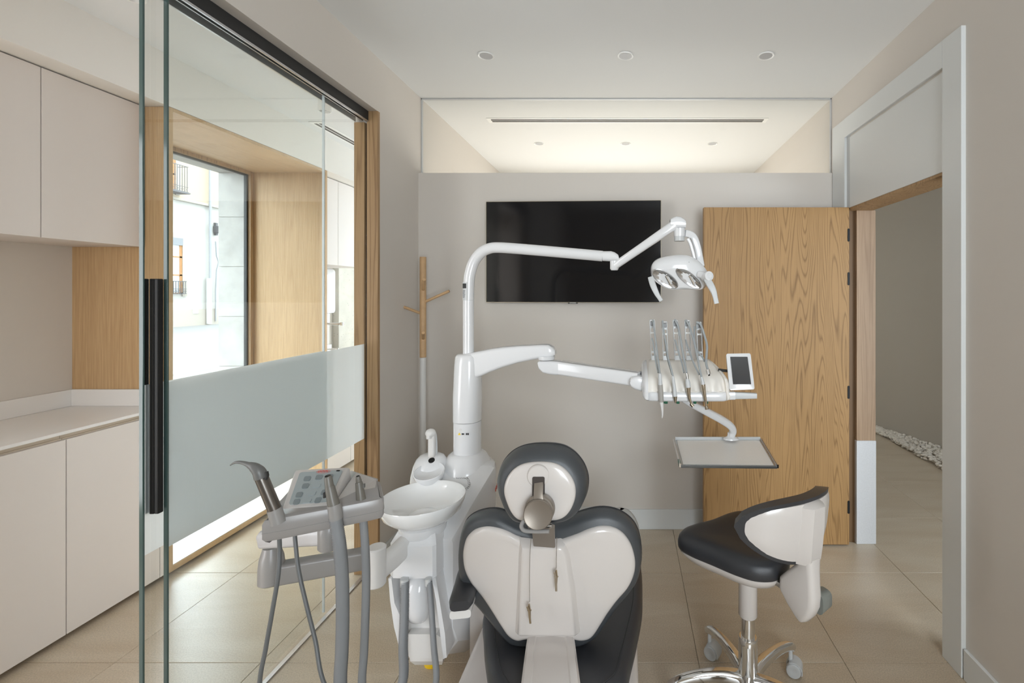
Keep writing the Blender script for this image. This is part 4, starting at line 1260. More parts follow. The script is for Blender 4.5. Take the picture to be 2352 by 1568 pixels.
# head: front face plane tilted down towards the patient
lc = (1470, 480, 6.535)
HP = P(1556, 635, 1.87); HN = V((-.05, -1, -.45)).normalized()
face = catmull2(crop(*lc, [(178, 960), (205, 905), (290, 893), (380, 893), (465, 880), (540, 885), (620, 897), (715, 935), (810, 1000), (885, 1065), (940, 1140), (942, 1190), (885, 1207), (790, 1196), (700, 1184), (610, 1186), (520, 1204), (430, 1194), (330, 1150), (250, 1095), (195, 1035)]), 4)
full = catmull2(crop(*lc, [(163, 960), (168, 860), (215, 795), (310, 748), (430, 722), (540, 708), (650, 706), (740, 716), (840, 765), (930, 835), (1000, 920), (1030, 1010), (1020, 1120), (960, 1195), (890, 1212), (790, 1200), (700, 1188), (610, 1190), (500, 1206), (320, 1145), (190, 1050)]), 4)
f0 = [onplane(x, y, HP, HN) for x, y in face]
fc = sum(f0, V()) / len(f0)
g0 = [onplane(x, y, HP - HN * .035, HN) for x, y in full]
gc = sum(g0, V()) / len(g0)
mid = [a_.lerp(b2, .6) - HN * -.006 for a_, b2 in zip(f0, g0)]
mb = MB()
mb.loft([[fc + (p - fc) * .93 - HN * .004 for p in f0], [fc + (p - fc) * .97 for p in f0], f0, mid, g0, [gc + (p - gc) * .97 - HN * .025 for p in g0], [gc + (p - gc) * .85 - HN * .045 for p in g0], [gc + (p - gc) * .6 - HN * .056 for p in g0], [gc + (p - gc) * .3 - HN * .06 for p in g0]], False, 'fan')
finish(mb, 'lamp_housing', M['white'], OL, angle=60)
# face plate with two oval reflectors set in
def oval(cx_, cy_, a_, b2, deg, s=1.0):
    t_ = math.radians(deg); out = []
    for k in range(36):
        u, v = a_ * s * math.cos(k * PI / 18), b2 * s * math.sin(k * PI / 18)
        out.append((cx_ + u * math.cos(t_) - v * math.sin(t_), cy_ + u * math.sin(t_) + v * math.cos(t_)))
    return out
mb = MB(); mb.loft([[fc + (p - fc) * .97 for p in f0], [fc + (p - fc) * .93 + HN * .0015 for p in f0]], False, True); finish(mb, 'face_plate', M['white'], OL, smooth=False)
for (cx_, cy_, a_, b2, dg) in ((1527.6, 640.5, 33, 14.5, 33), (1581.5, 639.5, 34, 13, 37)):
    rim = [onplane(x, y, HP + HN * .0035, HN) for x, y in oval(cx_, cy_, a_, b2, dg)]
    rc = sum(rim, V()) / len(rim)
    mb = MB()
    rings = [[rc + (p - rc) * 1.05 - HN * .001 for p in rim], rim]
    for s, d_ in ((.97, .002), (.85, .0005), (.7, -.0012), (.5, -.0024), (.3, -.0028)):
        ring = []
        for k, p in enumerate(rim):
            ring.append(rc + (p - rc) * s + HN * (d_ + (.00025 if (k // 2) % 2 else -.00025)))
        rings.append(ring)
    mb.loft(rings, False, 'fan'); rf = finish(mb, 'reflector', M['reflector'], OL, smooth=True, angle=12)
    mb = MB(); 
    q = onplane(cx_ + 8, cy_ + 4, HP + HN * .005, HN); q2 = onplane(cx_ + 2, cy_ - 7, HP + HN * .005, HN); q3 = onplane(cx_ + 12, cy_ + 12, HP + HN * .005, HN)
    mb.sweep([q2, q, q3], rrect(.008, .003, .001, 2), up=HN); finish(mb, 'bulb_shield', M['chrome'], rf)
# grips
def grip(pts_, wid, Y0_, name='grip'):
    pa_ = catmull([P(x, y, Y0_ + dy) for x, y, dy in pts_], 4)
    mb = MB(); n_ = len(pa_); mb.sweep(pa_, rrect(wid, .010, .004, 3), up=(0, -1, 0), scale=[.75 + .35 * math.sin(PI * min(1, .25 + k / n_)) for k in range(n_)]); finish(mb, name, M['lgrey'], OL, angle=50)
grip([(1623, 640, 0), (1632, 655, -.01), (1640, 672, -.015), (1646, 697, -.02)], .026, 1.83)
grip([(1494, 636, 0), (1500, 655, -.01), (1509, 675, -.015), (1519, 691, -.02)], .022, 1.84)
mb = MB(); kk = P(1627, 634, 1.83); mb.lathe([(.019, -.03), (.020, 0), (.019, .008), (.010, .010), (.009, .0085), (0, .0085)], kk, V((.35, -1, .1)), 28, cap1=False); finish(mb, 'grip_knob', M['white'], OL)
mb = MB(); mb.sweep([P(1606, 630, 1.87), P(1625, 634, 1.84)], rrect(.028, .028, .01, 3), up=(0, 0, 1)); finish(mb, 'grip_stub', M['white'], OL)
q = onplane(1579, 601, HP - HN * .03, HN)
mb = MB(); qq = P(1580, 602, 1.862); mb.box(qq.x - .006, qq.x + .006, qq.y - .001, qq.y + .004, qq.z - .001, qq.z + .001); finish(mb, 'printed_mark', M['ink'], OL, smooth=False)

# ================================================================== INSTRUMENT TABLE
IT = thing('instrument_table', 'white swing arm instrument table with cream pad and five hose holders', 'instrument table', tuple(P(1256, 822, 1.97)))
p = P(1256, 830, 1.97)
mb = MB(); mb.lathe([(.034, -.006), (.036, -.002), (.036, .009)], P(1255, 822, 1.97), (0, 0, 1), 32); finish(mb, 'pivot_collar', M['white'], IT)
j = [(1238.5, 829, 836), (1241, 827.5, 846), (1250, 827, 854), (1265, 827, 857.5), (1283, 828, 859), (1291, 832, 856), (1295, 838, 850)]
mb = MB(); mb.loft([[P(x, (a_ + b2) / 2, 1.965) + V((0, u, v)) for u, v in rrect(.068, (b2 - a_) * 1.965 / FPX, .012, 4)] for x, a_, b2 in j]); finish(mb, 'arm_knuckle', M['white'], IT, angle=50)
a0_, a1_ = P(1287, 843.5, 1.962), P(1468, 870, 1.845)
mb = MB(); mb.sweep([a0_, a1_], rrect(.062, .056, .010, 4)); finish(mb, 'parallel_arm', M['white'], IT, angle=50)
j = [(1447, 875, 10), (1450, 875, 22), (1458, 876, 29), (1468, 877, 33), (1480, 882, 34), (1496, 890, 36)]
mb = MB(); mb.loft([[P(x, yc_, 1.83) + V((0, u, v)) for u, v in rrect(.072, h * 1.83 / FPX, .012, 4)] for x, yc_, h in j]); finish(mb, 'table_knuckle', M['white'], IT, angle=50)
# head base and pad
def hprof(x):
    """side profile (y, z) of the cream pad at position x"""
    bump = .010 * math.cos((x - .118) / .0455 * 2 * PI)
    return [(1.945, 1.128), (1.945, 1.232), (1.938, 1.237), (1.90, 1.228), (1.85, 1.210), (1.805, 1.198), (1.785, 1.190), (1.765 - bump * .4, 1.176), (1.752 - bump, 1.158), (1.746 - bump, 1.145), (1.75 - bump * .5, 1.134), (1.765, 1.128)]
xs = [.078 + (.372 - .078) * k / 72 for k in range(73)]
rings = []
for k, x in enumerate(xs):
    e = min(k, 72 - k) / 72
    s = 1 - .04 * max(0, 1 - e / .03) ** 2
    pr = hprof(x); cy_ = 1.84; cz_ = 1.17
    tt = k / 72
    rings.append([V(((.092 - (1.945 - y) * .07) * (1 - tt) + (.350 + (1.945 - y) * .16) * tt, cy_ + (y - cy_) * s, cz_ + (z - cz_) * s)) for y, z in pr])
mb = MB(); mb.loft(rings); finish(mb, 'instrument_pad', M['cream'], IT, angle=50)
# white base: outline in X, Y extruded in Z, right end tapering
ol = catmull2([(.075, 1.76), (.10, 1.742), (.20, 1.738), (.34, 1.738), (.378, 1.745), (.392, 1.775), (.388, 1.83), (.37, 1.90), (.358, 1.945), (.2, 1.952), (.09, 1.95), (.068, 1.90), (.064, 1.82)], 5)
mb = MB(); mb.loft([[V((x, y, z)) for x, y in inset(ol, k)] for k, z in ((.014, 1.102), (.004, 1.104), (0, 1.110), (0, 1.134), (.004, 1.138))]); finish(mb, 'table_base', M['white'], IT, angle=50)
# end caps
capo = catmull2([(1.745, 1.106), (1.742, 1.14), (1.755, 1.178), (1.80, 1.203), (1.87, 1.222), (1.93, 1.232), (1.95, 1.22), (1.95, 1.12), (1.93, 1.106)], 4)
mb = MB(); mb.loft([[V((x, 1.85 + (y - 1.85) * s, 1.16 + (z - 1.16) * s)) for y, z in capo] for x, s in ((.080, 1.0), (.074, .995), (.066, .93), (.060, .80), (.057, .6))]); finish(mb, 'end_cap', M['white'], IT, angle=50)
mb = MB(); mb.loft([[V((x + (1.95 - y) * .16, 1.85 + (y - 1.85) * s, 1.16 + (z - 1.16) * s)) for y, z in capo] for x, s in ((.346, 1.0), (.352, .985), (.359, .90), (.364, .75))]); finish(mb, 'end_cap', M['cream'], IT, angle=50)
# whip arms
WA = [(1498, 735, 1502, 0), (1526, 739, 1529, 0), (1551, 736, 1555.5, 0), (1578, 736, 1582, 0), (1604.5, 740, 1608.5, 0)]
YWt, YWb = 1.925, 1.935
for (xt, yt, xb_, _) in WA:
    pt, pb = P(xt, yt, YWt), P(xb_, 828, YWb)
    mb = MB()
    for s in (-.0098, .0098):
        mb.sweep([pt + V((s, 0, 0)), pt.lerp(pb, .55) + V((s * 1.0, 0, 0)), pb + V((s * 1.0, 0, 0))], rrect(.0035, .014, .001, 2), up=(0, -1, 0))
    for f_, h_ in ((.0, .004), (.165, .010), (.78, .008), (.93, .02)):
        c_ = pt.lerp(pb, f_); mb.box(c_.x - .0098, c_.x + .0098, c_.y - .006, c_.y + .006, c_.z - h_ / 2, c_.z + h_ / 2)
    w_ = finish(mb, 'hose_holder', M['lgrey'], IT, smooth=False)
    mb = MB(); c_ = pt.lerp(pb, .085); mb.box(c_.x - .0075, c_.x + .0075, c_.y - .008, c_.y + .004, c_.z - .0095, c_.z + .0095, .001, 1); finish(mb, 'clip_block', M['hoseg'], w_, smooth=False)
    mb = MB(); c_ = pt.lerp(pb, .31); mb.lathe([(.0052, -.0085), (.0052, -.006), (.0034, -.003), (.0034, .003), (.0052, .006), (.0052, .0085)], c_ + V((0, -.004, 0)), (1, 0, 0), 14); finish(mb, 'guide_roller', M['wwhite'], w_)
mb = MB()
for px in (1530, 1557, 1596, 1623):
    c_ = P(px, 921.5, 1.755); mb.tube([c_ + V((0, 0, .006)), c_ - V((0, 0, .008))], .0065, 14)
finish(mb, 'valve_knobs', M['green'], IT)
# side handle
mb = MB(); mb.sweep([P(1668, 908, 1.76), P(1687, 907.5, 1.76)], rrect(.03, .030, .005, 3)); finish(mb, 'handle_socket', M['white'], IT)
mb = MB(); mb.sweep([P(1686, 907.5, 1.76), P(1712, 908, 1.755), P(1738, 908.5, 1.75)], rrect(.024, .026, .003, 3), scale=[1, .9, .75]); finish(mb, 'handle', M['lgrey'], IT)

# touch display
TD = thing('touch_display', 'small white framed display with blank grey screen beside the instrument table', 'display', tuple(P(1700, 855, 1.79)))
q = [P(1668, 812, 1.80), P(1724, 811, 1.80), P(1733.5, 894, 1.755), P(1676, 896, 1.755)]
def quad_slab(mb, q, n_, d_, s=1.0, r=.06):
    c_ = sum(q, V()) / 4
    o2 = rrect(2, 2, r * 2, 4)
    def at(u, v):
        u, v = (u + 1) / 2, (v + 1) / 2
        return (q[3] * (1 - u) + q[2] * u) * (1 - v) + (q[0] * (1 - u) + q[1] * u) * v
    def ring(s_, h_): return [at(u * s_, v * s_) + n_ * h_ for u, v in o2]
    mb.loft([ring(s * .975, 0), ring(s, .002 if d_ > .004 else 0), ring(s, d_ - .0005), ring(s * .98, d_)])
tn = (q[1] - q[0]).cross(q[3] - q[0]).normalized()
if tn.y > 0: tn = -tn
mb = MB(); quad_slab(mb, [p - tn * .012 for p in q], tn, .012); finish(mb, 'frame', M['white'], TD, angle=50)
sq = [P(1677, 819.5, 1.798), P(1716.5, 819.5, 1.798), P(1725, 882.5, 1.762), P(1683.5, 882.5, 1.762)]
mb = MB(); quad_slab(mb, [p + tn * .0025 for p in [onplane(x, y, q[0], tn) for x, y in ((1677, 819.5), (1716.5, 819.5), (1725, 882.5), (1683.5, 882.5))]], tn, .001, r=.01); finish(mb, 'screen', M['scr2'], TD, smooth=False)
mb = MB(); mb.sweep([P(1650, 849, 1.83), P(1664, 851, 1.82), P(1690, 853, 1.805)], rrect(.014, .010, .002, 2)); finish(mb, 'stalk', M['blackm'], TD)

# tray with its arm
TR = thing('tray_arm', 'curved white arm under the instrument table carrying the tray', 'tray arm', tuple(P(1600, 930, 1.86)))
ta = catmull([P(1568, 916, 1.86), P(1592, 929, 1.88), P(1625, 946, 1.93), P(1655, 962, 1.98), P(1676, 976, 2.02), P(1683, 988, 2.045), P(1680, 1000, 2.055)], 4)
mb = MB(); mb.sweep(ta, rrect(.030, .036, .010, 3), up=(0, -1, 0), scale=[.75 + .35 * math.sin(PI * (k / len(ta)) * .9) for k in range(len(ta))]); finish(mb, 'arm', M['white'], TR, angle=50)
mb = MB(); c_ = P(1679, 1004, 2.055); mb.lathe([(.036, -.008), (.034, -.003), (.018, .004), (.0155, .012), (.0155, .022)], c_, (0, 0, 1), 28, ry=.7); finish(mb, 'foot', M['white'], TR)
TY_ = thing('instrument_tray', 'rectangular tray with white dimpled mat and chrome rim, hanging under the table', 'tray', (.39, 1.9, .845))
ZT = .846
n0, n1, f1, f0_ = F(1562, 1070, ZT), F(1787, 1072, ZT), F(1750, 1010, ZT), F(1547, 1010, ZT)
def bil(u, v): return (n0 * (1 - u) + n1 * u) * (1 - v) + (f0_ * (1 - u) + f1 * u) * v
mb = MB(); mb.loft([[bil(u, v) + V((0, 0, h_)) for u, v in ((.02, .02), (.98, .02), (.98, .98), (.02, .98))] for h_ in (-.008, -.001)]); finish(mb, 'tray_plate', M['steel'], TY_, smooth=False)
mb = MB()
mb.loft([[bil(u, v) + V((0, 0, h_)) for u, v in ((.035, .05), (.965, .05), (.965, .97), (.035, .97))] for h_ in (-.001, .0015)])
matm, nt_, bb = new_mat('dimpled_white_mat'); bb.inputs['Base Color'].default_value = (.88, .86, .83, 1); bb.inputs['Roughness'].default_value = .4
g_ = N(nt_, 'ShaderNodeNewGeometry'); mp_ = N(nt_, 'ShaderNodeMapping'); mp_.inputs['Rotation'].default_value = (0, 0, .785); nt_.links.new(g_.outputs['Position'], mp_.inputs['Vector'])
ck = N(nt_, 'ShaderNodeTexChecker'); ck.inputs['Scale'].default_value = 120; nt_.links.new(mp_.outputs['Vector'], ck.inputs['Vector'])
bpn = N(nt_, 'ShaderNodeBump'); bpn.inputs['Strength'].default_value = .35; bpn.inputs['Distance'].default_value = .001
nt_.links.new(ck.outputs['Fac'], bpn.inputs['Height']); nt_.links.new(bpn.outputs['Normal'], bb.inputs['Normal'])
finish(mb, 'mat', matm, TY_, smooth=False)
def bar(a_, b2, sec): 
    mb = MB(); mb.sweep([a_, b2], rrect(*sec, .0015, 2)); return mb
finish(bar(bil(0, 0) + V((0, 0, .002)), bil(0, 1) + V((0, 0, .002)), (.006, .014)), 'side_rim', M['chrome'], TY_, smooth=False)
finish(bar(bil(1, 0) + V((0, 0, .002)), bil(1, 1) + V((0, 0, .002)), (.006, .014)), 'side_rim', M['chrome'], TY_, smooth=False)
finish(bar(bil(.985, 0.02) + V((0, 0, .004)), bil(.985, .98) + V((0, 0, .004)), (.003, .010)), 'side_rim', M['alu'], TY_, smooth=False)
finish(bar(bil(.02, 1) + V((0, 0, .006)), bil(.98, 1) + V((0, 0, .006)), (.008, .016)), 'back_lip', M['lgrey'], TY_, smooth=False)
finish(bar(bil(.01, 0) + V((0, 0, -.001)), bil(.99, 0) + V((0, 0, -.001)), (.006, .011)), 'front_lip', plain('smoked_plastic_lip', (.09, .09, .085), .3), TY_, smooth=False)
c_ = bil(0, .10); mb = MB(); mb.box(c_.x - .004, c_.x + .004, c_.y - .02, c_.y + .02, c_.z - .006, c_.z + .009, .001, 1); finish(mb, 'end_clip', M['green'], TY_, smooth=False)

# instruments hanging on the table
ic = (1460, 720, 6.533)
def yz_path(pts_):
    """hose falls from the holder top forward over the pad"""
    out = []
    for (x, y) in pts_:
        sx, sy_ = crop(*ic, [(x, y)])[0]
        tt = min(1, max(0, (sy_ - 735) / 125))
        out.append(P(sx, sy_, 1.915 - .185 * tt ** 1.1))
    return out
HAND = [
    ('water_syringe', 'air water syringe with white tapered tip, first of the row on the cream pad', 'dental instrument',
     [(262, 100), (275, 220), (300, 400), (325, 600), (345, 760), (362, 900)], .0038),
    ('polishing_handpiece', 'straight light grey handpiece with steel nose, second of the row', 'dental instrument',
     [(405, 112), (425, 300), (455, 450), (485, 650), (530, 820), (560, 940)], .0036),
    ('turbine_handpiece', 'steel handpiece with bent neck, third of the row', 'dental instrument',
     [(590, 96), (640, 200), (675, 380), (710, 600), (745, 780), (765, 895)], .0046),
    ('contra_angle_handpiece', 'slim steel handpiece with longer neck, fourth of the row', 'dental instrument',
     [(755, 100), (810, 200), (870, 400), (915, 600), (955, 800), (988, 950)], .0040),
    ('spare_hose', 'hose bending out to the right and ending in a bare connector, last of the row', 'dental instrument',
     [(925, 128), (975, 165), (1030, 320), (1068, 470), (1064, 620), (1058, 740), (1085, 850)], .0048),
]
HG = 'instruments on the table'
HB = []
for nm, lb, ct, pts_, r_ in HAND:
    pth = catmull(yz_path(pts_), 5)
    t = thing(nm, lb, ct, tuple(pth[-1]), HG)
    st = pth[0]
    pre = [st + V((0, .012, -.03)), st + V((0, .012, -.008))]
    mb = MB(); mb.tube(pre + pth, r_, 12); finish(mb, 'hose', M['hosel'], t)
    HB.append((t, pth))
YI = 1.725
def IP(x, y, dy=0): sx, sy_ = crop(*ic, [(x, y)])[0]; return P(sx, sy_, YI + dy)
def body(name, mat, pts_, rs, t, n_=18):
    mb = MB(); mb.tube(pts_, rs, n_); return finish(mb, name, mat, t, angle=50)
t = HB[0][0]
body('grip', M['lgrey'], [IP(362, 895), IP(366, 940), IP(372, 1080)], [.005, .0068, .0082], t)
body('barrel', plain('taupe_barrel', (.36, .34, .31), .35), [IP(370, 1065), IP(378, 1180), IP(388, 1325)], [.0092, .0096, .0088], t)
body('nozzle', M['white2'], catmull([IP(388, 1325), IP(396, 1400), IP(402, 1480), IP(400, 1540), IP(396, 1568)], 3), [.0082, .0075, .0068, .006, .0052, .0045, .004, .0036, .0032, .0028, .0024, .0018, .0012], t)
mb = MB(); mb.tube([IP(425, 1320), IP(430, 1345)], .003, 8); finish(mb, 'trigger', M['green'], t)
t = HB[1][0]
body('body', M['lgrey'], [IP(556, 935), IP(566, 1000), IP(580, 1100), IP(592, 1240)], [.0045, .0062, .007, .0085], t)
body('nose', M['gold'], [IP(592, 1240), IP(597, 1290), IP(600, 1340)], [.0085, .006, .0032], t)
t = HB[2][0]
body('coupling', M['steel'], [IP(762, 890), IP(770, 930), IP(774, 975)], [.0052, .0062, .006], t)
body('grip', M['lgrey'], [IP(772, 975), IP(782, 1030), IP(790, 1105)], [.0062, .0095, .0098], t)
body('neck', M['gold'], catmull([IP(790, 1105), IP(795, 1180), IP(808, 1270), IP(835, 1350)], 3), [.0096, .009, .0082, .0075, .007, .0062, .0056, .005, .0045, .0042], t)
body('head', M['gold'], [IP(828, 1352), IP(862, 1392)], [.0065, .0065], t)
t = HB[3][0]
body('grip', M['lgrey'], [IP(986, 945), IP(1000, 1000), IP(1012, 1065)], [.0045, .006, .0075], t)
body('neck', M['gold'], catmull([IP(1012, 1060), IP(1025, 1160), IP(1045, 1280), IP(1062, 1390)], 3), [.0088, .0088, .0082, .0075, .007, .0062, .0056, .005, .0045, .0042], t)
body('head', M['gold'], [IP(1062, 1390), IP(1067, 1435)], [.0068, .0068], t)
t = HB[4][0]
body('connector', M['chrome'], [IP(1082, 845), IP(1100, 915, -.008)], [.0078, .0078], t)
mb = MB(); pc = IP(1100, 918, -.010); mb.tube([pc, pc + V((.001, -.002, -.002))], .004, 10); finish(mb, 'socket_hole', M['black'], t)
# return loops of the hoses
for i_, pts_ in ((2, [(600, 400), (620, 470), (655, 600), (700, 740), (735, 900)]), (3, [(760, 400), (790, 500), (840, 640), (890, 770), (965, 930)]), (4, [(895, 200), (890, 350), (915, 520), (960, 600), (1020, 670), (1045, 730)]), (0, [(250, 380), (270, 480), (290, 600), (310, 740), (345, 900)]), (1, [(440, 380), (455, 480), (470, 600), (500, 740), (555, 930)])):
    pa_ = [p_ + V((0, .02, 0)) for p_ in catmull(yz_path(pts_), 4)]
    mb = MB(); mb.tube(pa_, .0034, 10); finish(mb, 'return_hose', M['hosel'], HB[i_][0])

# ================================================================== ASSISTANT CONSOLE
AC = thing('assistant_console', 'grey white assistant console with keypad on a folding arm', 'console', (-.84, 1.3, .66))
Ls, Ds, Cs_, Bs_, As_ = (-.8885, 1.12), (-.664, 1.237), (-.738, 1.346), (-.84, 1.362), (-.965, 1.335)
foot_ = [(-.896, 1.128), (-.884, 1.114), (-.80, 1.157), (-.72, 1.200), (-.672, 1.228), (-.666, 1.245), (-.70, 1.300), (-.728, 1.344), (-.745, 1.352), (-.84, 1.364), (-.955, 1.340), (-.968, 1.322), (-.935, 1.22)]
fo = catmull2(foot_, 3)
mb = MB(); mb.loft([[V((x, y, z)) for x, y in inset(fo, k)] for k, z in ((.014, .906), (.004, .909), (0, .917), (0, .952), (.003, .961), (.010, .965))]); finish(mb, 'console_body', plain('console_plastic', (.28, .265, .255), .28), AC, angle=40)
mb = MB(); zl = .9305; lo = [V((x, y, zl)) for x, y in inset(fo, -.0004)]; mb.tube(lo + lo[:1], .0007, 4, False); finish(mb, 'body_seam', M['grey_pl'], AC)
# keypad hump
K = [F(650, 1168, .966), F(760, 1159, .966), F(802, 1073, 1.006), F(680, 1079, 1.006)]
kn = (K[1] - K[0]).cross(K[3] - K[0]).normalized()
if kn.z < 0: kn = -kn
def kat(u, v, h=0): return (K[0] * (1 - u) + K[1] * u) * (1 - v) + (K[3] * (1 - u) + K[2] * u) * v + kn * h
ko = rrect(1, 1, .06, 4)
def kring(s, h, drop=None):
    out = []
    for a_, b2 in ko:
        p_ = kat(.5 + a_ * s, .5 + b2 * s, h)
        if drop is not None: p_ = V((p_.x, p_.y, drop))
        out.append(p_)
    return out
mb = MB(); mb.loft([kring(1.10, 0, .950), kring(1.08, 0, .958), kring(1.04, -.004), kring(1.0, -.0005), kring(.97, 0)]); finish(mb, 'keypad_hump', plain('console_plastic_top', (.48, .46, .445), .28), AC, angle=40)
ramp = [F(765, 1160, .962), F(860, 1140, .962), F(864, 1100, .968), F(818, 1085, .985)]
mb = MB(); lowr = [V((p_.x, p_.y, .952)) for p_ in [F(750, 1170, .952), F(866, 1147, .952), F(868, 1099, .952), F(806, 1080, .952)]]
mb.loft([lowr, ramp]); finish(mb, 'side_ramp', plain('console_plastic_side', (.46, .44, .425), .28), AC, smooth=False)
mb = MB(); mb.loft([[kat(.5 + a_ * s, .5 + b2 * s, h) for a_, b2 in rrect(.82, .84, .05, 3)] for s, h in ((1, .0), (1, .0012))]); kp = finish(mb, 'keypad', M['keypad'], AC, smooth=False)
def key(u, v, w=.13, h=.13, m_='key'):
    mb = MB(); mb.loft([[kat(u + a_, v + b2, hh) for a_, b2 in rrect(w, h, .03, 2)] for hh in (.001, .0024)]); finish(mb, 'key', M[m_], kp, smooth=False)
for u, v in ((.28, .72), (.50, .74), (.70, .74), (.30, .52), (.75, .54), (.24, .30), (.74, .32), (.24, .13), (.68, .13)): key(u, v)
for u, v in ((.52, .52), (.49, .32), (.46, .14)): key(u, v, .15, .12, 'keypad')
mb = MB()
for k_ in range(7):
    u = .45 + .028 * k_; mb.loft([[kat(u + a_, .90 + b2 + (.008 if k_ % 2 else 0), hh) for a_, b2 in rrect(.018, .035, .006, 1)] for hh in (.001, .002)])
ring_ = [kat(.54 + .13 * math.cos(a_ * PI / 10), .90 + .04 * math.sin(a_ * PI / 10), .0015) for a_ in range(21)]
mb.tube(ring_, .0005, 4, False); finish(mb, 'printed_logo', M['red'], kp, smooth=False)
mb = MB(); mb.loft([[kat(.82 + a_, .90 + b2, hh) for a_, b2 in rrect(.07, .03, .01, 1)] for hh in (.001, .0024)]); finish(mb, 'indicator', M['black'], kp, smooth=False)
# folding arm
Yj = 1.38
J2 = P(624, 1300, Yj)
mb = MB(); mb.lathe([(.030, -.048), (.0345, -.044), (.034, .0), (.031, .028), (.024, .052), (.022, .060)], (J2.x, Yj, J2.z), n=36); finish(mb, 'elbow_joint', M['grey_pl'], AC)
J1 = V(((864 - VX) * 1.5 / FPX, 1.5, .622))
mb = MB(); mb.sweep([V((J2.x + .01, Yj, .668)), V((J1.x, J1.y, .652))], rrect(.046, .060, .008, 3)); finish(mb, 'lower_arm', M['grey_pl'], AC, angle=50)
mb = MB(); mb.lathe([(.027, -.064), (.030, -.060), (.030, .058), (.026, .062)], J1, n=32); finish(mb, 'base_joint', M['white2'], AC)
mb = MB(); mb.sweep([J1 + V((0, 0, -.02)), J1 + V((.02, .08, -.015)), J1 + V((.03, .15, -.01))], rrect(.05, .075, .02, 3)); finish(mb, 'unit_link', M['white2'], AC, angle=50)
U1 = P(757, 1230, 1.33)
mb = MB(); mb.sweep([P(600, 1238, 1.36), P(606, 1236, 1.36), P(680, 1232, 1.35), U1 + V((0, 0, .004))], rrect(.044, .052, .016, 4), scale=[.7, 1, 1, 1.05]); finish(mb, 'upper_arm', plain('console_arm_plastic', (.50, .49, .49), .28), AC, angle=50)
mb = MB(); mb.lathe([(.026, -.036), (.030, -.030), (.030, .02), (.026, .034), (.020, .05), (.018, .12)], (U1.x, U1.y, U1.z), n=32); finish(mb, 'console_joint', M['grey_pl'], AC)

# hoses in large loops to the unit
def ribbed(path, r, pitch=.0045, amp=.12):
    L = [0]
    for a_, b2 in zip(path[:-1], path[1:]): L.append(L[-1] + (b2 - a_).length)
    n_ = int(L[-1] / (pitch / 2)); out, rs, i = [], [], 0
    for k in range(n_ + 1):
        s_ = L[-1] * k / n_
        while i < len(L) - 2 and L[i + 1] < s_: i += 1
        out.append(path[i].lerp(path[i + 1], (s_ - L[i]) / max(1e-9, L[i + 1] - L[i]))); rs.append(r * (1 + (amp if k % 2 else -amp)))
    return out, rs
SG = 'assistant console tools'
# tool 1: three-way syringe
t = thing('syringe_gun', 'dark handpiece with curved nozzle in the front slot of the console', 'dental instrument', tuple(P(634, 1185, 1.13)), SG)
b0, b1 = P(637, 1192, 1.125), P(597, 1088, 1.115)
body('holder_sleeve', M['grey_pl'], [P(640, 1200, 1.128), P(630, 1168, 1.125)], [.0165, .0155], t, 24)
body('barrel', M['barrel'], [P(632, 1172, 1.125), b1], [.0142, .0138], t, 24)
body('head', M['tipd'], catmull([P(600, 1096, 1.115), P(595, 1083, 1.113), P(583, 1072, 1.112), P(572, 1067, 1.112)], 4), [.0145, .0145, .0142, .014, .0135, .013, .012, .0115, .0105, .0095, .0085, .0078, .007], t, 20)
body('nozzle', M['tipd'], catmull([P(574, 1068, 1.112), P(560, 1063, 1.112), P(546, 1061, 1.112), P(537, 1063, 1.112), P(529, 1068, 1.112)], 4), [.0068, .006, .0055, .005, .0045, .0042, .004, .0038, .0035, .0032, .003, .0028, .0026, .0022, .002, .0018, .0015], t, 14)
mb = MB(); mb.sweep([P(612, 1083, 1.108), P(614, 1092, 1.108), P(611, 1100, 1.108)], rrect(.006, .008, .002, 2), up=(0, -1, 0)); finish(mb, 'trigger', M['blackm'], t)
c1 = [P(641, 1222, 1.16), P(642, 1260, 1.16), P(639, 1320, 1.15), P(626, 1400, 1.14), P(610, 1490, 1.13), P(596, 1575, 1.12), V((-.92, 1.14, .36)), V((-.90, 1.16, .14)), V((-.84, 1.22, .03)), V((-.72, 1.27, .02)), V((-.60, 1.30, .05)), V((-.53, 1.31, .07))]
mb = MB(); mb.tube(catmull(c1, 8), .0050, 12); finish(mb, 'cord', M['hose'], t)
c2 = [P(676, 1215, 1.22), P(679, 1250, 1.21), P(686, 1310, 1.20), P(704, 1390, 1.19), P(724, 1470, 1.18), P(747, 1575, 1.16), V((-.70, 1.18, .38)), V((-.68, 1.20, .17)), V((-.66, 1.24, .035)), V((-.60, 1.26, .03)), V((-.53, 1.27, .07))]
mb = MB(); mb.tube(catmull(c2, 8), .0050, 12); finish(mb, 'control_cable', M['hose'], AC)
# tool 2: large suction
t = thing('suction_handpiece', 'thicker taupe suction handpiece on ribbed hose, middle of the console', 'suction handpiece', tuple(P(772, 1180, 1.16)), SG)
YS = 1.165
body('mouth_tube', M['suct'], [P(753, 1094, YS), P(754, 1097, YS), P(757, 1118, YS)], [.0078, .009, .0100], t, 24)
mb = MB(); pc = P(752.6, 1093, YS); mb.lathe([(.0, 0), (.0066, 0), (.0068, .0008), (0, .0008)], pc, V((-.05, -.12, 1)), 16, cap0=False, cap1=False); finish(mb, 'mouth_opening', M['black'], t)
body('handle', M['suct'], [P(757, 1117, YS), P(758, 1120, YS), P(765, 1152, YS), P(768, 1162, YS)], [.0105, .0112, .0135, .0138], t, 24)
mb = MB(); pc = P(747, 1136, YS - .002); mb.box(pc.x - .003, pc.x + .003, pc.y - .005, pc.y + .005, pc.z - .007, pc.z + .007, .001, 1); finish(mb, 'slide_valve', M['blackm'], t)
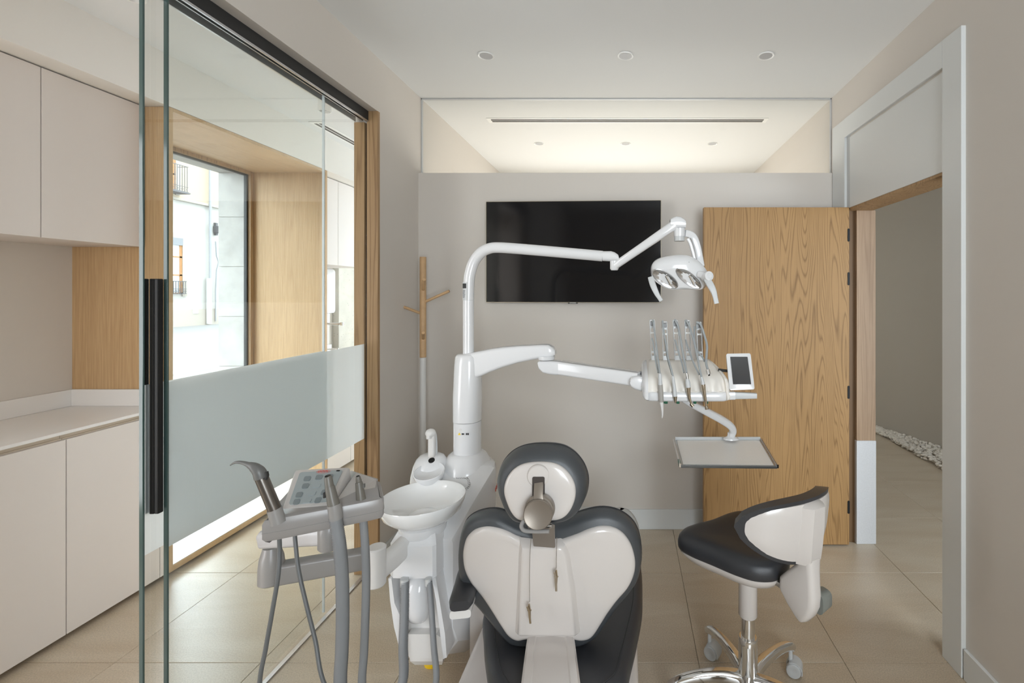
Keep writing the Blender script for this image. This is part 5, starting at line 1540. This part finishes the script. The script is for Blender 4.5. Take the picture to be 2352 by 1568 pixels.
body('collar', M['grey_pl'], [P(767, 1158, YS), P(769, 1170, YS), P(772, 1192, YS)], [.0150, .0155, .0148], t, 24)
c3 = [P(770, 1185, YS), P(774, 1210, YS), P(781, 1260, YS), P(786, 1330, YS + .005), P(787, 1420, YS + .01), P(785, 1500, YS + .01), P(782, 1575, YS + .01), V((-.735, 1.185, .36)), V((-.73, 1.20, .18)), V((-.74, 1.28, .055)), V((-.76, 1.38, .05)), V((-.79, 1.47, .17)), P(924, 1568, 1.52), P(926, 1480, 1.545), P(929, 1400, 1.575), P(930, 1335, 1.60)]
pr_, rr_ = ribbed(catmull(c3, 10), .0138)
mb = MB(); mb.tube(pr_, rr_, 16); finish(mb, 'ribbed_hose', M['hoseg'], t, angle=None)
mb = MB(); mb.lathe([(.0138, -.028), (.0142, 0)], P(929, 1330, 1.60) + V((0, 0, .004)), (0, 0, 1), 20); finish(mb, 'unit_socket', M['lgrey'], t)
# tool 3: small saliva ejector
t = thing('saliva_ejector', 'thinner taupe ejector handpiece at the right end of the console', 'suction handpiece', tuple(P(830, 1160, 1.22)), SG)
YS = 1.225
body('mouth_tube', M['suct'], [P(822, 1094, YS), P(824, 1104, YS), P(824, 1108, YS)], [.0055, .0072, .0062], t, 20)
mb = MB(); pc = P(821.8, 1093.4, YS); mb.lathe([(0, 0), (.0042, 0), (.0044, .0008), (0, .0008)], pc, V((-.05, -.12, 1)), 14, cap0=False, cap1=False); finish(mb, 'mouth_opening', M['black'], t)
body('handle', M['suct'], [P(824, 1107, YS), P(825, 1112, YS), P(830, 1150, YS)], [.0082, .0090, .0120], t, 20)
body('collar', M['grey_pl'], [P(830, 1148, YS), P(831, 1154, YS), P(834, 1176, YS)], [.0118, .0122, .0112], t, 20)
mb = MB(); pc = P(836, 1115, YS - .004); mb.box(pc.x - .002, pc.x + .002, pc.y - .003, pc.y + .003, pc.z - .005, pc.z + .005); finish(mb, 'slide_valve', M['tipd'], t)
c4 = [P(833, 1172, YS), P(835, 1200, YS), P(839, 1260, YS), P(841, 1330, YS + .01), P(839, 1420, YS + .015), P(836, 1500, YS + .02), P(832, 1575, YS + .02), V((-.715, 1.26, .34)), V((-.71, 1.27, .17)), V((-.70, 1.34, .045)), V((-.69, 1.42, .045)), V((-.67, 1.48, .20)), P(1001, 1568, 1.50), P(996, 1480, 1.53), P(991, 1400, 1.565), P(986, 1335, 1.60)]
pr_, rr_ = ribbed(catmull(c4, 10), .0095, .004, .10)
mb = MB(); mb.tube(pr_, rr_, 14); finish(mb, 'ribbed_hose', M['hoseg'], t, angle=None)
mb = MB(); mb.lathe([(.0110, -.024), (.0113, 0)], P(984, 1330, 1.60) + V((0, 0, .004)), (0, 0, 1), 20); finish(mb, 'unit_socket', M['lgrey'], t)

# ================================================================== STOOL
SC = V((.437, 1.65, 0))
ST = thing('dentist_stool', 'wheeled stool with charcoal saddle seat, low ivory backrest and chrome star base', 'stool', tuple(SC))
az = math.radians(120)
Fd, Rd = V((math.cos(az), math.sin(az), 0)), V((math.sin(az), -math.cos(az), 0))
def S(f, r, z): return SC + Fd * f + Rd * r + V((0, 0, z))
half = [(.205, .0), (.212, .08), (.205, .145), (.170, .185), (.10, .178), (.02, .148), (-.06, .118), (-.115, .085), (-.145, .04)]
outl = half + [(-.150, 0)] + [(f, -r) for f, r in reversed(half[1:])]
so2 = catmull2(outl, 5)
mb = MB()
rings = [[S(f, r, z) for f, r in inset(so2, -k)] for k, z in ((-.02, .555), (-.006, .557), (0, .568), (.001, .588), (-.004, .605), (-.014, .616), (-.03, .621))]
last = rings[-1]; cc = sum(last, V()) / len(last)
for s, dz in ((.85, .001), (.65, -.001), (.4, -.004), (.2, -.006)): rings.append([cc + (p_ - cc) * s + V((0, 0, dz)) for p_ in last])
mb.loft(rings, True, 'fan'); finish(mb, 'seat', M['leather'], ST, angle=60)
mb = MB(); mb.loft([[S(f * s, r * s, z) for f, r in so2] for s, z in ((.35, .503), (.62, .512), (.86, .530), (.965, .552), (.975, .562))]); finish(mb, 'seat_pan', M['shell'], ST)
mb = MB(); mb.lathe([(.031, .352), (.0335, .356), (.0325, .50), (.034, .525)], SC, n=32); finish(mb, 'column_shroud', M['shell'], ST)
mb = MB(); mb.lathe([(.0245, .26), (.0245, .36)], SC, n=32); finish(mb, 'gas_lift', M['chrome'], ST)
mb = MB(); mb.lathe([(.030, .125), (.034, .13), (.0335, .25), (.0345, .268), (.031, .276), (.026, .276)], SC, n=36); finish(mb, 'base_hub', M['chrome'], ST)
mb = MB(); mb.lathe([(.0355, .115), (.0365, .12), (.0365, .130), (.0350, .135)], SC, n=36); finish(mb, 'hub_ring', M['black'], ST)
for k in range(5):
    an = math.radians(110 - 72 * k)
    dv, sv = V((math.cos(an), math.sin(an), 0)), V((-math.sin(an), math.cos(an), 0))
    pth = [(.015, .118, .056, .052), (.045, .130, .046, .048), (.10, .139, .039, .042), (.17, .138, .034, .036), (.235, .126, .032, .032), (.270, .112, .031, .030), (.288, .098, .026, .028)]
    pts_ = catmull([SC + dv * a_ + V((0, 0, z_)) for a_, z_, _, _ in pth], 3)
    n_ = len(pts_); sc_ = []
    for q_ in range(n_):
        f_ = q_ / 3; i_ = min(int(f_), len(pth) - 2); g = f_ - i_
        sc_.append((pth[i_][2] * (1 - g) + pth[i_ + 1][2] * g, pth[i_][3] * (1 - g) + pth[i_ + 1][3] * g))
    mb = MB(); mb.sweep(pts_, rrect(1, 1, .35, 4), scale=sc_); lg = finish(mb, 'leg', M['chrome'], ST, angle=60)
    w0 = SC + dv * .272
    ca = math.radians((-125, -112, -60, -150, -100)[k])
    cd, cs2 = V((math.cos(ca), math.sin(ca), 0)), V((-math.sin(ca), math.cos(ca), 0))
    wc = w0 + cs2 * .012 + V((0, 0, .0285))
    mb = MB()
    for s in (-1, 1): mb.lathe([(.004, -.006), (.012, -.0075), (.022, -.0095), (.026, -.009), (.0285, -.006), (.0285, .006), (.026, .009), (.022, .0095), (.012, .0075), (.004, .006)], wc + cd * (s * .016), cd, 24)
    cst = finish(mb, 'caster', M['lgrey'], lg, angle=40)
    mb = MB()
    hood = [V((0, 0, 0)) + cs2 * (.034 * math.cos(a_)) + V((0, 0, .034 * math.sin(a_))) for a_ in [math.radians(-20 + 140 * q_ / 12) for q_ in range(13)]]
    hin = [p_ * .88 for p_ in hood]
    mb.loft([[wc + p_ + cd * x_ for p_ in hood + list(reversed(hin))] for x_ in (-.0225, .0225)]); mb.tube([w0 + V((0, 0, .055)), w0 + V((0, 0, .100))], .008, 12)
    finish(mb, 'caster_hood', M['lgrey'], lg, angle=40)
# backrest
def bsurf(t_, v, off=0.0, grow=0.0, flat=False):
    """t_ across [-1,1], v up [-1,1]; off = distance outward (away from sitter)"""
    w = .205 + grow
    f = -.262 + .105 * t_ * t_
    top = .872 - .012 * t_ * t_ + grow
    e = max(0.0, 1 - abs(t_) ** 3.2) ** .5
    mid = .800
    bot = mid - (.118 + grow) * (max(0, 1 - abs(t_) ** 1.9)) ** .62
    tp = mid + (top - mid) * e
    z = mid + (tp - mid) * v if v > 0 else mid + (mid - bot) * v
    nf = V((-1, 2 * .105 * t_ / .205)).normalized()
    lean = (z - .78) * -.12
    return S(f + lean + nf.x * off, w * t_ + nf.y * off, z)
def bpatch(off0, off1, grow, name, mat, bulge):
    mb = MB(); nT, nV = 28, 10
    ring_of = lambda t_: ([bsurf(t_, -1 + 2 * q_ / nV, off0 + bulge * (1 - (-1 + 2 * q_ / nV) ** 4) * (1 - abs(t_) ** 6), grow) for q_ in range(nV + 1)] +
                          [bsurf(t_, 1 - 2 * q_ / nV, off1, grow * .8) for q_ in range(nV + 1)])
    rings = [ring_of(-.999 + 1.998 * q_ / nT) for q_ in range(nT + 1)]
    mb.loft(rings); bmesh.ops.remove_doubles(mb.b, verts=mb.b.verts, dist=.0003)
    return finish(mb, name, mat, ST, angle=60)
bpatch(.000, -.040, .012, 'backrest_pad', M['leather'], .0)
bpatch(.004, -.006, 0, 'backrest_shell', M['shell'], .008)
# spine of the backrest
mb = MB(); rings = []
for z, w, o_ in ((.872, .045, .016), (.862, .075, .030), (.80, .080, .034), (.74, .078, .036), (.695, .074, .036), (.680, .068, .030)):
    base_ = bsurf(0, 0)
    f0s = -.262 - (z - .78) * .12
    rings.append([S(f0s + .0, -w / 2 - .012, z), S(f0s - o_ * .55, -w / 2, z), S(f0s - o_, -w / 2 + .014, z), S(f0s - o_, w / 2 - .014, z), S(f0s - o_ * .55, w / 2, z), S(f0s + .0, w / 2 + .012, z)])
mb.loft(rings); finish(mb, 'backrest_spine', M['shell'], ST, angle=40)
mb = MB(); rings = []
for z, w, fa, fb_ in ((.70, .058, -.240, -.290), (.66, .054, -.225, -.290), (.62, .052, -.190, -.292), (.585, .052, -.160, -.295), (.55, .052, -.158, -.292), (.52, .050, -.185, -.280), (.495, .046, -.215, -.262), (.485, .036, -.228, -.25)):
    rings.append([S((fa + fb_) / 2 + a_, b2, z) for a_, b2 in rrect(abs(fb_ - fa), w, .018, 4)])
mb.loft(rings); finish(mb, 'backrest_stem', M['shell'], ST, angle=50)
mb = MB(); mb.sweep([S(-.09, 0, .548), S(-.18, 0, .552)], rrect(.03, .018, .004, 2)); finish(mb, 'stem_bracket', M['steel'], ST)
mb = MB(); q0 = S(-.268, .022, .550); mb.loft([[q0 + Rd * d_ + Fd * (a_ * s) + V((0, 0, b2 * s)) for a_, b2 in rrect(.052, .060, .018, 4)] for d_, s in ((0, 1.1), (.025, 1.0), (.050, .9), (.056, .72))]); finish(mb, 'adjust_knob', plain('olive_grey_knob', (.20, .21, .19), .45), ST)
